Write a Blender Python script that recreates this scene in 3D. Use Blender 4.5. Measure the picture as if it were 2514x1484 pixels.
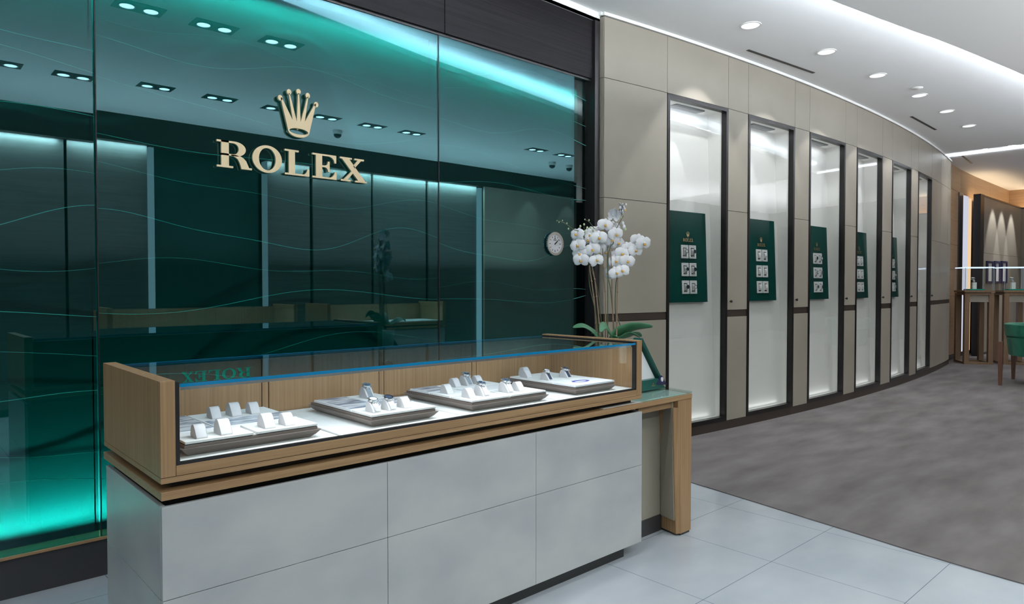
import bpy, bmesh, math, random
from mathutils import Vector, Matrix
random.seed(7)
for o in list(bpy.data.objects): bpy.data.objects.remove(o)
S = bpy.context.scene
C = S.collection
PI = math.pi

# ------------------------------------------------------------------ camera
F, PIT, YAW, EYE = 1698.0, 0.0226, 0.82664, 1.35
cam_d = bpy.data.cameras.new('camera'); cam = bpy.data.objects.new('camera', cam_d); C.objects.link(cam)
cam.location = (0, 0, EYE); cam.rotation_euler = (PI/2 - PIT, 0, YAW - PI/2)
cam_d.sensor_width = 36; cam_d.lens = 36*F/2514; cam_d.clip_start = 0.05; cam_d.clip_end = 100
S.camera = cam
S.view_settings.view_transform = 'Standard'; S.view_settings.look = 'None'
S.view_settings.gamma = 1; S.view_settings.use_curve_mapping = False
S.view_settings.exposure = 0.0

# ------------------------------------------------------------------ world (mall light through the open shop front)
W = bpy.data.worlds.new('world'); S.world = W; W.use_nodes = True
W.node_tree.nodes['Background'].inputs[0].default_value = (0.90, 0.95, 1.0, 1)
W.node_tree.nodes['Background'].inputs[1].default_value = 0.7

def area(name, loc, rot, sx, sy, power, col=(1, 1, 1), spread=PI, parent=None):
    d = bpy.data.lights.new(name, 'AREA'); d.shape = 'RECTANGLE'; d.size = sx; d.size_y = sy
    d.energy = power; d.color = col; d.spread = spread
    o = bpy.data.objects.new(name, d); C.objects.link(o); o.location = loc; o.rotation_euler = rot
    return o
def spot(name, loc, rot, power, angle, blend=0.6, col=(1, 1, 1), size=0.03):
    d = bpy.data.lights.new(name, 'SPOT'); d.energy = power; d.spot_size = angle; d.spot_blend = blend
    d.color = col; d.shadow_soft_size = size
    o = bpy.data.objects.new(name, d); C.objects.link(o); o.location = loc; o.rotation_euler = rot
    return o
P_SPOT, P_DOWN, P_NICHE, P_NICHESPOT, P_CASE, P_TEAL, P_COVE, P_BACKW = 30, 48, 0.6, 8, 4.1, 68, 78.0, 50
# unseen upward fill lights added to brighten the ceilings; no such fittings in the shop
P_FILL = 175
area('unseen_fill', (4.2, -.85, 1.62), (PI, 0, 0), 9.5, .8, P_FILL, (.97, .98, 1.0))
area('unseen_fill_rear', (14, -2.6, 1.62), (PI, 0, 0), 8, 1.5, P_FILL*1.5, (.97, .97, 1.0))

# ------------------------------------------------------------------ measuring helpers (photo point -> place in the room)
_cy, _sy = math.cos(YAW), math.sin(YAW); _cp, _sp = math.cos(PIT), math.sin(PIT)
FW = Vector((_cy*_cp, _sy*_cp, -_sp)); RT = Vector((_sy, -_cy, 0)); UP = Vector((_cy*_sp, _sy*_sp, _cp))
CAM = Vector((0, 0, EYE))
def ray(x, y): return FW + RT*((x-1257)/F) - UP*((y-742)/F)
def atZ(x, y, z): d = ray(x, y); return CAM + d*((z-EYE)/d.z)
def atV(x, y, v): d = ray(x, y); return CAM + d*(v/d.y)
def atD(x, y, dep):
    d = ray(x, y); return CAM + d*(dep/(d.x*_cy + d.y*_sy))

# ------------------------------------------------------------------ materials
def nodes(m): return m.node_tree.nodes, m.node_tree.links
def base_mat(name, col, rough=0.5, metal=0.0, spec=0.5, coat=0.0):
    m = bpy.data.materials.new(name); m.use_nodes = True
    b = m.node_tree.nodes['Principled BSDF']
    b.inputs['Base Color'].default_value = (*col, 1); b.inputs['Roughness'].default_value = rough
    b.inputs['Metallic'].default_value = metal; b.inputs['Specular IOR Level'].default_value = spec
    b.inputs['Coat Weight'].default_value = coat; b.inputs['Coat Roughness'].default_value = 0.05
    return m
def mottled(name, c1, c2, scale=(1, 1, 1), nscale=4, rough=0.5, detail=4, bump=0.0, bscale=200, spec=0.5, lo=0.35, hi=0.65, coat=0.0):
    m = base_mat(name, c1, rough, 0, spec, coat); n, l = nodes(m); b = n['Principled BSDF']
    tc = n.new('ShaderNodeTexCoord'); mp = n.new('ShaderNodeMapping'); mp.inputs['Scale'].default_value = scale
    nz = n.new('ShaderNodeTexNoise'); nz.inputs['Scale'].default_value = nscale; nz.inputs['Detail'].default_value = detail
    rp = n.new('ShaderNodeValToRGB'); rp.color_ramp.elements[0].position = lo; rp.color_ramp.elements[1].position = hi
    rp.color_ramp.elements[0].color = (*c1, 1); rp.color_ramp.elements[1].color = (*c2, 1)
    l.new(tc.outputs['Object'], mp.inputs[0]); l.new(mp.outputs[0], nz.inputs['Vector'])
    l.new(nz.outputs['Fac'], rp.inputs[0]); l.new(rp.outputs[0], b.inputs['Base Color'])
    if bump:
        n2 = n.new('ShaderNodeTexNoise'); n2.inputs['Scale'].default_value = bscale
        bp = n.new('ShaderNodeBump'); bp.inputs['Strength'].default_value = bump; bp.inputs['Distance'].default_value = 0.004
        l.new(tc.outputs['Object'], n2.inputs['Vector']); l.new(n2.outputs['Fac'], bp.inputs['Height']); l.new(bp.outputs[0], b.inputs['Normal'])
    return m
def wood(name, c1, c2, stretch, rough=0.45):
    return mottled(name, c1, c2, stretch, 1.0, rough, 6, lo=0.3, hi=0.7)
def emit(name, col, st):
    m = bpy.data.materials.new(name); m.use_nodes = True; n, l = nodes(m); n.clear()
    e = n.new('ShaderNodeEmission'); o = n.new('ShaderNodeOutputMaterial')
    e.inputs[0].default_value = (*col, 1); e.inputs[1].default_value = st; l.new(e.outputs[0], o.inputs[0]); return m
def glass(name, tint=(1, 1, 1), ior=1.5, rough=0.0, mult=1.0, gl=(1, 1, 1)):
    m = bpy.data.materials.new(name); m.use_nodes = True; n, l = nodes(m); n.clear()
    t = n.new('ShaderNodeBsdfTransparent'); g = n.new('ShaderNodeBsdfGlossy'); f = n.new('ShaderNodeFresnel')
    mx = n.new('ShaderNodeMixShader'); o = n.new('ShaderNodeOutputMaterial')
    t.inputs[0].default_value = (*tint, 1); g.inputs['Roughness'].default_value = rough; g.inputs[0].default_value = (*gl, 1); f.inputs[0].default_value = ior
    geo = n.new('ShaderNodeNewGeometry'); ml = n.new('ShaderNodeMath'); ml.operation = 'MULTIPLY'
    inv = n.new('ShaderNodeMath'); inv.operation = 'SUBTRACT'; inv.inputs[0].default_value = mult
    m2 = n.new('ShaderNodeMath'); m2.operation = 'MULTIPLY'; m2.inputs[1].default_value = mult*0.85
    l.new(geo.outputs['Backfacing'], m2.inputs[0]); l.new(m2.outputs[0], inv.inputs[1])
    l.new(f.outputs[0], ml.inputs[0]); l.new(inv.outputs[0], ml.inputs[1])
    l.new(ml.outputs[0], mx.inputs[0]); l.new(t.outputs[0], mx.inputs[1]); l.new(g.outputs[0], mx.inputs[2]); l.new(mx.outputs[0], o.inputs[0])
    return m
def metal(name, col, rough=0.2): return base_mat(name, col, rough, 1.0)

M = {}
M['ceiling'] = base_mat('ceiling_paint', (0.88, 0.89, 0.90), 0.75)
M['beige'] = mottled('beige_panel', (0.262, 0.234, 0.190), (0.294, 0.264, 0.216), (1, 1, 1), 1.2, 0.42, bump=0.05, bscale=900)
M['core'] = base_mat('dark_recess', (0.02, 0.018, 0.015), 0.7)
M['darkwood'] = wood('dark_veneer', (0.008, 0.007, 0.0085), (0.017, 0.0145, 0.017), (1.5, 1.5, 90), 0.45)
M['darkwood'].node_tree.nodes['Principled BSDF'].inputs['Specular IOR Level'].default_value = 0.12
M['black'] = base_mat('black_lacquer', (0.012, 0.011, 0.012), 0.35)
M['bronze'] = base_mat('dark_bronze_frame', (0.020, 0.018, 0.018), 0.30, 0.6)
M['skirt'] = base_mat('dark_skirting', (0.035, 0.033, 0.036), 0.4)
M['railm'] = base_mat('dark_brown_rail', (0.030, 0.020, 0.014), 0.4)
M['oak_v'] = wood('oak_vertical', (0.245, 0.138, 0.062), (0.355, 0.215, 0.108), (110, 110, 1.6))
M['oak_u'] = wood('oak_lengthwise', (0.245, 0.138, 0.062), (0.355, 0.215, 0.108), (1.6, 110, 110))
M['oak_y'] = wood('oak_crosswise', (0.245, 0.138, 0.062), (0.355, 0.215, 0.108), (110, 1.6, 110))
M['oak_far'] = wood('oak_wall_veneer', (0.36, 0.22, 0.12), (0.43, 0.28, 0.165), (1.2, 1.2, 45))
M['ped'] = wood('brown_oak', (0.155, 0.095, 0.050), (0.205, 0.130, 0.075), (60, 60, 2))
M['stone'] = mottled('pale_stone', (0.345, 0.352, 0.368), (0.425, 0.425, 0.420), (1, 1.4, 1.6), 2.6, 0.33, 10, lo=0.32, hi=0.62)
M['white'] = base_mat('white_paint', (0.78, 0.78, 0.76), 0.5)
M['lining'] = mottled('niche_lining', (0.80, 0.785, 0.745), (0.83, 0.815, 0.775), (1, 1, 1), 2, 0.55)
M['pad'] = mottled('white_leather_pad', (0.72, 0.71, 0.69), (0.77, 0.76, 0.74), (1, 1, 1), 30, 0.55, bump=0.08, bscale=600)
M['cushion'] = base_mat('grey_leather_cushion', (0.50, 0.49, 0.50), 0.5)
M['taupe'] = wood('taupe_lacquer', (0.16, 0.125, 0.11), (0.20, 0.16, 0.14), (3, 3, 60), 0.35)
M['navy'] = base_mat('navy_edge', (0.02, 0.02, 0.07), 0.35)
M['gold'] = metal('brushed_gold', (0.88, 0.72, 0.48), 0.5)
M['goldpale'] = metal('pale_gold', (0.85, 0.72, 0.42), 0.22)
M['steel'] = metal('polished_steel', (0.75, 0.76, 0.78), 0.16)
M['steeld'] = metal('dark_steel', (0.12, 0.12, 0.14), 0.25)
M['strap'] = base_mat('navy_leather_strap', (0.02, 0.03, 0.06), 0.5)
M['dialw'] = base_mat('pale_dial', (0.7, 0.7, 0.72), 0.3)
M['diald'] = base_mat('dark_dial', (0.03, 0.04, 0.07), 0.2)
M['ink'] = base_mat('black_ink', (0.01, 0.01, 0.01), 0.4)
M['greenboard'] = base_mat('green_glossy_board', (0.003, 0.050, 0.040), 0.12, 0, 0.10, 0.0)
M['greenpad'] = base_mat('emerald_tray', (0.0, 0.28, 0.20), 0.4)
M['greenleather'] = mottled('green_leather', (0.004, 0.13, 0.075), (0.010, 0.17, 0.105), (1, 1, 1), 12, 0.38, bump=0.1, bscale=300)
M['greenframe'] = base_mat('dark_green_frame', (0.004, 0.075, 0.062), 0.3)
M['chairleg'] = wood('reddish_wood', (0.10, 0.045, 0.025), (0.15, 0.07, 0.04), (60, 60, 3))
M['glass'] = glass('clear_glass', (0.95, 0.97, 0.97), 1.5, 0.0, 0.85)
M['topglass'] = glass('case_top_glass', (0.86, 0.93, 0.97), 1.6, 0.0, 1.4, (.75, .9, 1.0))
M['painted_reflection'] = base_mat('green_painted_reflection', (0.0, 0.75, 0.42), 0.5)
M['frontglass'] = glass('case_front_glass', (0.96, 0.98, 0.98), 1.5, 0.0, 0.35)
M['paneglass'] = glass('feature_glass', (0.35, 0.54, 0.53), 1.9, 0.0, 1.35, (0.48, 0.88, 1.0))
M['edgeglass'] = glass('tinted_end_glass', (0.30, 0.45, 0.44), 1.5, 0.0, 0.6)
M['nicheglass'] = glass('niche_glass', (0.97, 0.98, 0.98), 1.5, 0.0, 0.9)
M['deskglass'] = glass('desk_glass', (0.80, 0.89, 0.87), 1.5)
M['blueedge'] = base_mat('blue_glass_edge', (0.0, 0.18, 0.38), 0.08, 0, 0.8)
M['wave'] = base_mat('aqua_relief', (0.0, 0.055, 0.052), 0.45, 0, 0.10)
M['etch'] = base_mat('etched_glass_line', (0.10, 0.42, 0.38), 0.5)
M['lamp'] = emit('lamp_white', (0.85, 0.93, 1.0), 9)
M['lampw'] = emit('lamp_warm', (1.0, 0.80, 0.55), 6)
M['cove'] = emit('cove_led', (0.86, 0.93, 1.0), P_COVE)
M['housing'] = base_mat('lamp_housing', (0.01, 0.015, 0.03), 0.4)
M['petal'] = base_mat('orchid_petal', (0.70, 0.70, 0.72), 0.6)
M['lip'] = base_mat('orchid_lip', (0.75, 0.42, 0.08), 0.5)
M['bud'] = base_mat('orchid_bud', (0.45, 0.52, 0.28), 0.5)
M['stemg'] = base_mat('green_stem', (0.07, 0.09, 0.045), 0.5)
M['cane'] = base_mat('cane_stake', (0.24, 0.16, 0.10), 0.55)
M['leaf'] = mottled('orchid_leaf', (0.035, 0.14, 0.065), (0.06, 0.20, 0.10), (1, 1, 1), 12, 0.35)
M['pot'] = base_mat('ceramic_pot', (0.5, 0.5, 0.48), 0.3)
M['soil'] = base_mat('bark_soil', (0.05, 0.035, 0.02), 0.9)
M['card'] = mottled('printed_card', (0.16, 0.20, 0.27), (0.62, 0.65, 0.70), (1, 3, 1), 9, 0.25, lo=0.35, hi=0.6)
M['cardw'] = base_mat('white_card', (0.72, 0.73, 0.76), 0.3)
M['blueink'] = base_mat('blue_print', (0.03, 0.04, 0.35), 0.35)
M['green_recess'] = base_mat('green_recess_panel', (0.008, 0.05, 0.043), 0.45)
M['taupewall'] = mottled('opposite_wall_panel', (0.085, 0.085, 0.080), (0.115, 0.115, 0.107), (2, 2, 60), 1.0, 0.5)
# carpet
M['carpet'] = mottled('taupe_carpet', (0.118, 0.104, 0.102), (0.185, 0.167, 0.164), (0.6, 1.8, 1), 2.6, 0.95, 9, bump=0.6, bscale=420, spec=0.1, lo=0.30, hi=0.70)
# floor tiles with thin joints
def tile_mat():
    m = mottled('pale_floor_tile', (0.315, 0.340, 0.372), (0.385, 0.408, 0.436), (1, 1.5, 1), 1.6, 0.20, 8)
    n, l = nodes(m); b = n['Principled BSDF']; src = b.inputs['Base Color'].links[0].from_socket
    tc = [q for q in n if q.type == 'TEX_COORD'][0]
    sep = n.new('ShaderNodeSeparateXYZ'); l.new(tc.outputs['Object'], sep.inputs[0])
    outs = []
    for ax, org, pitch in (('X', 3.21, 0.61), ('Y', 1.01, 0.60)):
        a = n.new('ShaderNodeMath'); a.operation = 'SUBTRACT'; a.inputs[1].default_value = org - 50*pitch; l.new(sep.outputs[ax], a.inputs[0])
        d = n.new('ShaderNodeMath'); d.operation = 'MODULO'; d.inputs[1].default_value = pitch; l.new(a.outputs[0], d.inputs[0])
        c = n.new('ShaderNodeMath'); c.operation = 'LESS_THAN'; c.inputs[1].default_value = 0.0028; l.new(d.outputs[0], c.inputs[0])
        outs.append(c)
    mxm = n.new('ShaderNodeMath'); mxm.operation = 'MAXIMUM'; l.new(outs[0].outputs[0], mxm.inputs[0]); l.new(outs[1].outputs[0], mxm.inputs[1])
    mix = n.new('ShaderNodeMix'); mix.data_type = 'RGBA'
    l.new(mxm.outputs[0], mix.inputs[0]); l.new(src, mix.inputs[6]); mix.inputs[7].default_value = (0.10, 0.12, 0.17, 1)
    l.new(mix.outputs[2], b.inputs['Base Color']); return m
M['tile'] = tile_mat()

# ------------------------------------------------------------------ mesh building
OFF = {}
class MB:
    def __init__(s): s.v = []; s.f = []; s.sm = []
    def add(s, vs, fs, smooth=False):
        k = len(s.v); s.v += [tuple(p) for p in vs]; s.f += [tuple(i+k for i in f) for f in fs]; s.sm += [smooth]*len(fs); return s
    def box(s, x0, x1, y0, y1, z0, z1):
        vs = [(x0, y0, z0), (x1, y0, z0), (x1, y1, z0), (x0, y1, z0), (x0, y0, z1), (x1, y0, z1), (x1, y1, z1), (x0, y1, z1)]
        return s.add(vs, [(3, 2, 1, 0), (4, 5, 6, 7), (0, 1, 5, 4), (1, 2, 6, 5), (2, 3, 7, 6), (3, 0, 4, 7)])
    def hexa(s, b, t):   # bottom 4 pts, top 4 pts (counter-clockwise from above)
        return s.add(list(b)+list(t), [(3, 2, 1, 0), (4, 5, 6, 7), (0, 1, 5, 4), (1, 2, 6, 5), (2, 3, 7, 6), (3, 0, 4, 7)])
    def prism(s, poly, fn, h0, h1, smooth=False):  # poly 2d CCW; fn(a,b,h)->3d
        n = len(poly); vs = [fn(a, b, h0) for a, b in poly] + [fn(a, b, h1) for a, b in poly]
        s.add(vs, [tuple(reversed(range(n))), tuple(range(n, 2*n))])
        k = len(s.v) - 2*n
        for i in range(n):
            s.f.append((k+i, k+(i+1) % n, k+n+(i+1) % n, k+n+i)); s.sm.append(smooth)
        return s
    def ring(s, outer, inner, fn, h0, h1):
        n = len(outer)
        vs = [fn(a, b, h0) for a, b in outer]+[fn(a, b, h0) for a, b in inner]+[fn(a, b, h1) for a, b in outer]+[fn(a, b, h1) for a, b in inner]
        fs = []
        for i in range(n):
            j = (i+1) % n
            fs += [(i, n+i, n+j, j), (2*n+i, 2*n+j, 3*n+j, 3*n+i), (i, j, 2*n+j, 2*n+i), (n+i, 3*n+i, 3*n+j, n+j)]
        return s.add(vs, fs)
    def lathe(s, prof, seg=24, c=(0, 0, 0), ax=None):
        vs = []; fs = []; m = len(prof)
        for i in range(seg):
            a = 2*PI*i/seg
            for r, z in prof: vs.append((c[0]+r*math.cos(a), c[1]+r*math.sin(a), c[2]+z))
        for i in range(seg):
            for j in range(m-1):
                a = i*m+j; b = ((i+1) % seg)*m+j; fs.append((a, b, b+1, a+1))
        s.add(vs, fs, True)
        k = len(s.v)-len(vs)
        s.f.append(tuple(k+i*m for i in reversed(range(seg)))); s.sm.append(False)
        s.f.append(tuple(k+i*m+m-1 for i in range(seg))); s.sm.append(False)
        return s
    def tube(s, pts, rad, seg=8):
        pts = [Vector(p) for p in pts]; n = len(pts)
        if not hasattr(rad, '__len__'): rad = [rad]*n
        vs = []; fs = []; prev = None
        for i, p in enumerate(pts):
            t = (pts[min(i+1, n-1)]-pts[max(i-1, 0)]).normalized()
            a = t.orthogonal().normalized() if prev is None else (prev - t*prev.dot(t)).normalized()
            prev = a; b = t.cross(a)
            for k in range(seg):
                an = 2*PI*k/seg; vs.append(p+(a*math.cos(an)+b*math.sin(an))*rad[i])
        for i in range(n-1):
            for k in range(seg):
                a = i*seg+k; b = i*seg+(k+1) % seg; fs.append((a, b, b+seg, a+seg))
        s.add(vs, fs, True)
        k0 = len(s.v)-len(vs)
        s.f.append(tuple(k0+k for k in reversed(range(seg)))); s.sm.append(False)
        s.f.append(tuple(k0+(n-1)*seg+k for k in range(seg))); s.sm.append(False)
        return s
    def build(s, name, mat, parent=None, bevel=0.0, bseg=2, recalc=True):
        off = OFF.get(parent.name, Vector((0, 0, 0))) if parent else Vector((0, 0, 0))
        me = bpy.data.meshes.new(name); me.from_pydata([tuple(Vector(p)-off) for p in s.v], [], s.f)
        for p, q in zip(me.polygons, s.sm): p.use_smooth = q
        me.update()
        if recalc:
            bm = bmesh.new(); bm.from_mesh(me); bmesh.ops.recalc_face_normals(bm, faces=bm.faces); bm.to_mesh(me); bm.free()
        me.materials.append(mat)
        o = bpy.data.objects.new(name, me); C.objects.link(o)
        if parent: o.parent = parent
        OFF[o.name] = off.copy()
        if bevel:
            b = o.modifiers.new('bevel', 'BEVEL'); b.width = bevel; b.segments = bseg; b.limit_method = 'ANGLE'
        return o
def box(name, mat, parent, x0, x1, y0, y1, z0, z1, bevel=0.0): return MB().box(x0, x1, y0, y1, z0, z1).build(name, mat, parent, bevel)
def tag(o, label=None, cat=None, group=None, kind=None):
    if label: o['label'] = label
    if cat: o['category'] = cat
    if group: o['group'] = group
    if kind: o['kind'] = kind
    return o
def struct(o): o['kind'] = 'structure'; return o
def thing(name, loc, label, cat, group=None, rotz=0):
    o = bpy.data.objects.new(name, None); C.objects.link(o); o.location = loc; o.rotation_euler = (0, 0, rotz)
    o.empty_display_size = 0.1; OFF[o.name] = Vector(loc) if rotz == 0 else Vector((0, 0, 0))
    return tag(o, label, cat, group)
def proto(name):
    o = bpy.data.objects.new(name, None); C.objects.link(o); OFF[o.name] = Vector((0, 0, 0)); return o
def copy_tree(o, parent=None):
    c = o.copy(); C.objects.link(c); c.parent = parent
    for ch in list(o.children): copy_tree(ch, c)
    return c
used = set()
def place(pro, loc, label, cat, group=None, rot=(0, 0, 0)):
    o = pro if pro.name not in used else copy_tree(pro)
    used.add(pro.name); o.location = loc; o.rotation_euler = rot
    for k in ('label', 'category', 'group'):
        if k in o: del o[k]
    return tag(o, label, cat, group)
def smooth_path(pts, n=6):
    pts = [Vector(p) for p in pts]; out = []
    for i in range(len(pts)-1):
        p0 = pts[max(i-1, 0)]; p1 = pts[i]; p2 = pts[i+1]; p3 = pts[min(i+2, len(pts)-1)]
        for k in range(n):
            t = k/n
            out.append(0.5*((2*p1)+(p2-p0)*t+(2*p0-5*p1+4*p2-p3)*t*t+(-p0+3*p1-3*p2+p3)*t**3))
    out.append(pts[-1]); return out

# ------------------------------------------------------------------ lettering (serif capitals drawn as outlines)
def arcp(cx, cy, rx, ry, a0, a1, n=14): return [(cx+rx*math.cos(math.radians(a0+(a1-a0)*i/n)), cy+ry*math.sin(math.radians(a0+(a1-a0)*i/n))) for i in range(n+1)]
def letter_polys(ch):
    """list of ('p',poly) or ('r',outer,inner), unit box 0..1 high and w wide"""
    if ch == 'L': return [('p', [(0, 0), (.88, 0), (.88, .30), (.81, .30), (.80, .22), (.76, .13), (.68, .075), (.56, .07), (.36, .07), (.36, .93), (.50, .93), (.50, 1), (0, 1), (0, .93), (.14, .93), (.14, .07), (0, .07)])], .88
    if ch == 'E': return [('p', [(0, 0), (.90, 0), (.90, .32), (.83, .32), (.81, .22), (.75, .12), (.66, .07), (.36, .07), (.36, .47), (.46, .47), (.54, .43), (.57, .35), (.57, .29), (.64, .29), (.64, .72), (.57, .72), (.57, .66), (.54, .58), (.46, .54), (.36, .54), (.36, .93), (.64, .93), (.74, .88), (.80, .80), (.82, .68), (.89, .68), (.89, 1), (0, 1), (0, .93), (.13, .93), (.13, .07), (0, .07)])], .90
    if ch == 'O':
        o = [(.5+.5*math.cos(2*PI*i/44), .5+.53*math.sin(2*PI*i/44)) for i in range(44)]
        q = [(.5+.285*math.cos(2*PI*i/44), .5+.43*math.sin(2*PI*i/44)) for i in range(44)]
        return [('r', o, q)], 1.0
    if ch == 'X':
        return [('p', [(0, 1), (0, .93), (.08, .93), (.70, .07), (.58, .07), (.58, 0), (1.04, 0), (1.04, .07), (.98, .07), (.36, .93), (.46, .93), (.46, 1)]),
                ('p', [(.03, 0), (.40, 0), (.40, .07), (.29, .07), (.495, .36), (.44, .44), (.14, .07), (.03, .07)]),
                ('p', [(.56, 1), (.56, .93), (.68, .93), (.505, .67), (.56, .585), (.82, .93), (.93, .93), (.93, 1)])], 1.04
    if ch == 'R':
        bo = arcp(.55, .725, .33, .275, 90, -90, 18); bi = arcp(.50, .725, .16, .205, -90, 90, 18)
        bowl = [(.13, 1), (.55, 1)] + bo[1:] + [(.13, .45), (.13, .52), (.50, .52)] + bi[1:-1] + [(.50, .93), (.13, .93)]
        leg = [(.42, .46)] + [(.52, .44), (.62, .36), (.68, .24), (.72, .10), (.735, 0), (1.07, 0), (1.07, .07), (.975, .07), (.945, .16), (.89, .31), (.81, .41), (.72, .47), (.55, .50), (.42, .50)]
        return [('p', [(0, 0), (.49, 0), (.49, .07), (.36, .07), (.36, .93), (.36, 1), (0, 1), (0, .93), (.13, .93), (.13, .07), (0, .07)]), ('p', bowl), ('p', leg)], 1.07
def tri_prism(mb, poly, fn, h0, h1):
    """concave-safe prism: triangulated caps"""
    from mathutils.geometry import tessellate_polygon
    n = len(poly); tris = tessellate_polygon([[Vector((a, b, 0)) for a, b in poly]])
    vs = [fn(a, b, h0) for a, b in poly]+[fn(a, b, h1) for a, b in poly]
    fs = [tuple(t) for t in tris]+[tuple(i+n for i in reversed(t)) for t in tris]+[(i, (i+1) % n, n+(i+1) % n, n+i) for i in range(n)]
    mb.add(vs, fs)
def add_letter(mb, ch, x0, x1, z0, z1, fn, h0, h1):
    polys, w = letter_polys(ch); sx = (x1-x0)/w; sz = z1-z0
    f2 = lambda a, b, h: fn(x0+a*sx, z0+b*sz, h)
    for p in polys:
        if p[0] == 'p': tri_prism(mb, p[1], f2, h0, h1)
        else: mb.ring(p[1], p[2], f2, h0, h1)
CROWN_BALLS = [(-1.0, .80), (-.52, .955), (0, 1.0), (.52, .955), (1.0, .80)]
def add_crown(mb, cx, z0, w, h, fn, h0, h1):
    """five-ball coronet: w = half width, h = height"""
    X = lambda a: cx+a*w; Z_ = lambda b: z0+b*h
    vall = [(-.34, .35), (-.11, .335), (.11, .335), (.34, .35)]
    out = [(-.62, .10), (-.90, .745), (-.955, .74)]
    out = []
    out += [(-.60, .14), (-.985, .76), (-.925, .775)]
    tips = [(-.52, .90), (0, .94), (.52, .90)]
    out += [vall[0], (-.55, .89), (-.49, .89), vall[1], (-.035, .93), (.035, .93), vall[2], (.49, .89), (.55, .89), vall[3], (.925, .775), (.985, .76), (.60, .14)]
    body = out + [(.56, .155), (.57, .13)] + [(.56*math.cos(t), .135+.065*math.sin(t)) for t in [PI*i/14 for i in range(15)]] + [(-.57, .13), (-.56, .155)]
    body = [(-.60, .14)] + out[1:-1] + [(.60, .14)] + [(.52*math.cos(PI*i/16), .125+.062*math.sin(PI*i/16)) for i in range(17)]
    tri_prism(mb, [(X(a), Z_(b)) for a, b in body], lambda a, b, h: fn(a, b, h), h0, h1)
    n = 32
    lo = [(.60*math.cos(PI+PI*i/n), .14+.14*math.sin(PI+PI*i/n)) for i in range(n+1)]
    li = [(.52*math.cos(2*PI-PI*i/n), .125+.062*math.sin(2*PI-PI*i/n)) for i in range(n+1)]
    tri_prism(mb, [(X(a), Z_(b)) for a, b in lo+li], fn, h0, h1)
    for a, b in CROWN_BALLS:
        mb.prism([(X(a)+.125*w*math.cos(2*PI*i/20), Z_(b-.04)+.058*h*math.sin(2*PI*i/20)) for i in range(20)], fn, h0, h1)
def add_word(mb, cx, z0, wid, h, fn, h0, h1):
    spans = [(-.5, -.272), (-.267, -.065), (-.045, .13), (.15, .315), (.335, .5)]
    for ch, (a, b) in zip('ROLEX', spans): add_letter(mb, ch, cx+a*wid, cx+b*wid, z0, z0+h, fn, h0, h1)

# ================================================================== SETTING
ZA, ZB = 3.52, 3.33          # high ceiling by the walls, dropped ceiling
VW = 3.646                    # feature glass plane
VO = -1.6                     # opposite wall
struct(MB().box(-5, 19.6, -5.2, 4.6, -0.2, 0).build('floor', M['tile']))
edge = smooth_path([(4.26, 3.9, 0), (4.20, 3.3, 0), (4.097, 2.609, 0), (3.934, 1.611, 0), (3.835, 1.01, 0), (3.79, .4, 0), (3.80, -1.0, 0), (3.85, -3.0, 0)], 6)
poly = [(p.x, p.y) for p in reversed(edge)]
poly = [(19.5, 4.5)] + [(p.x, p.y) for p in edge] + [(19.5, -5)]
mb = MB(); tri_prism(mb, poly, lambda a, b, h: (a, b, h), 0.0, 0.006); struct(mb.build('floor_carpet', M['carpet']))
# high ceiling, and the dropped ceiling with its curved edge
struct(MB().box(-5, 12.9, -5.2, 4.6, ZA, ZA+.1).build('ceiling', M['ceiling']))
struct(MB().box(12.9, 13.55, -5.2, 4.6, ZA+.07, ZA+.2).build('ceiling_trough', M['ceiling']))
struct(MB().box(13.55, 19.6, -5.2, 4.6, ZA+.05, ZA+.2).build('ceiling_far', M['ceiling']))
cedge = smooth_path([(-5, 3.35, 0), (-2, 3.08, 0), (0, 2.85, 0), (2.0, 2.57, 0), (2.54, 2.47, 0), (3.77, 2.22, 0), (4.87, 2.06, 0), (5.9, 1.88, 0), (6.3, 1.80, 0), (7.0, 1.69, 0), (7.95, 1.55, 0), (9.5, 1.34, 0), (12.2, 1.05, 0)], 6)
poly = [(-5, -5.2)] + [(12.2, -5.2)] + [(p.x, p.y) for p in reversed(cedge)]
mb = MB(); tri_prism(mb, poly, lambda a, b, h: (a, b, h), ZB, ZB+.05); struct(mb.build('ceiling_dropped', M['ceiling']))
# LED strip lying on top of the dropped ceiling, lighting the high ceiling
mb = MB(); vs = []; fs = []
for i, p in enumerate(cedge):
    t = (cedge[min(i+1, len(cedge)-1)]-cedge[max(i-1, 0)]).normalized(); nrm = Vector((-t.y, t.x, 0))
    a = p - nrm*.06; b = p - nrm*.10
    vs += [(a.x, a.y, ZB+.06), (b.x, b.y, ZB+.06), (b.x, b.y, ZB+.09)]
for i in range(len(cedge)-1):
    k = 3*i; fs += [(k, k+1, k+4, k+3), (k+1, k+2, k+5, k+4), (k+2, k, k+3, k+5)]
mb.add(vs, fs); tag(mb.build('cove_led_strip', M['cove'], recalc=True), 'long led strip lying hidden along the curved edge of the dropped ceiling', 'lamp')

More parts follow.
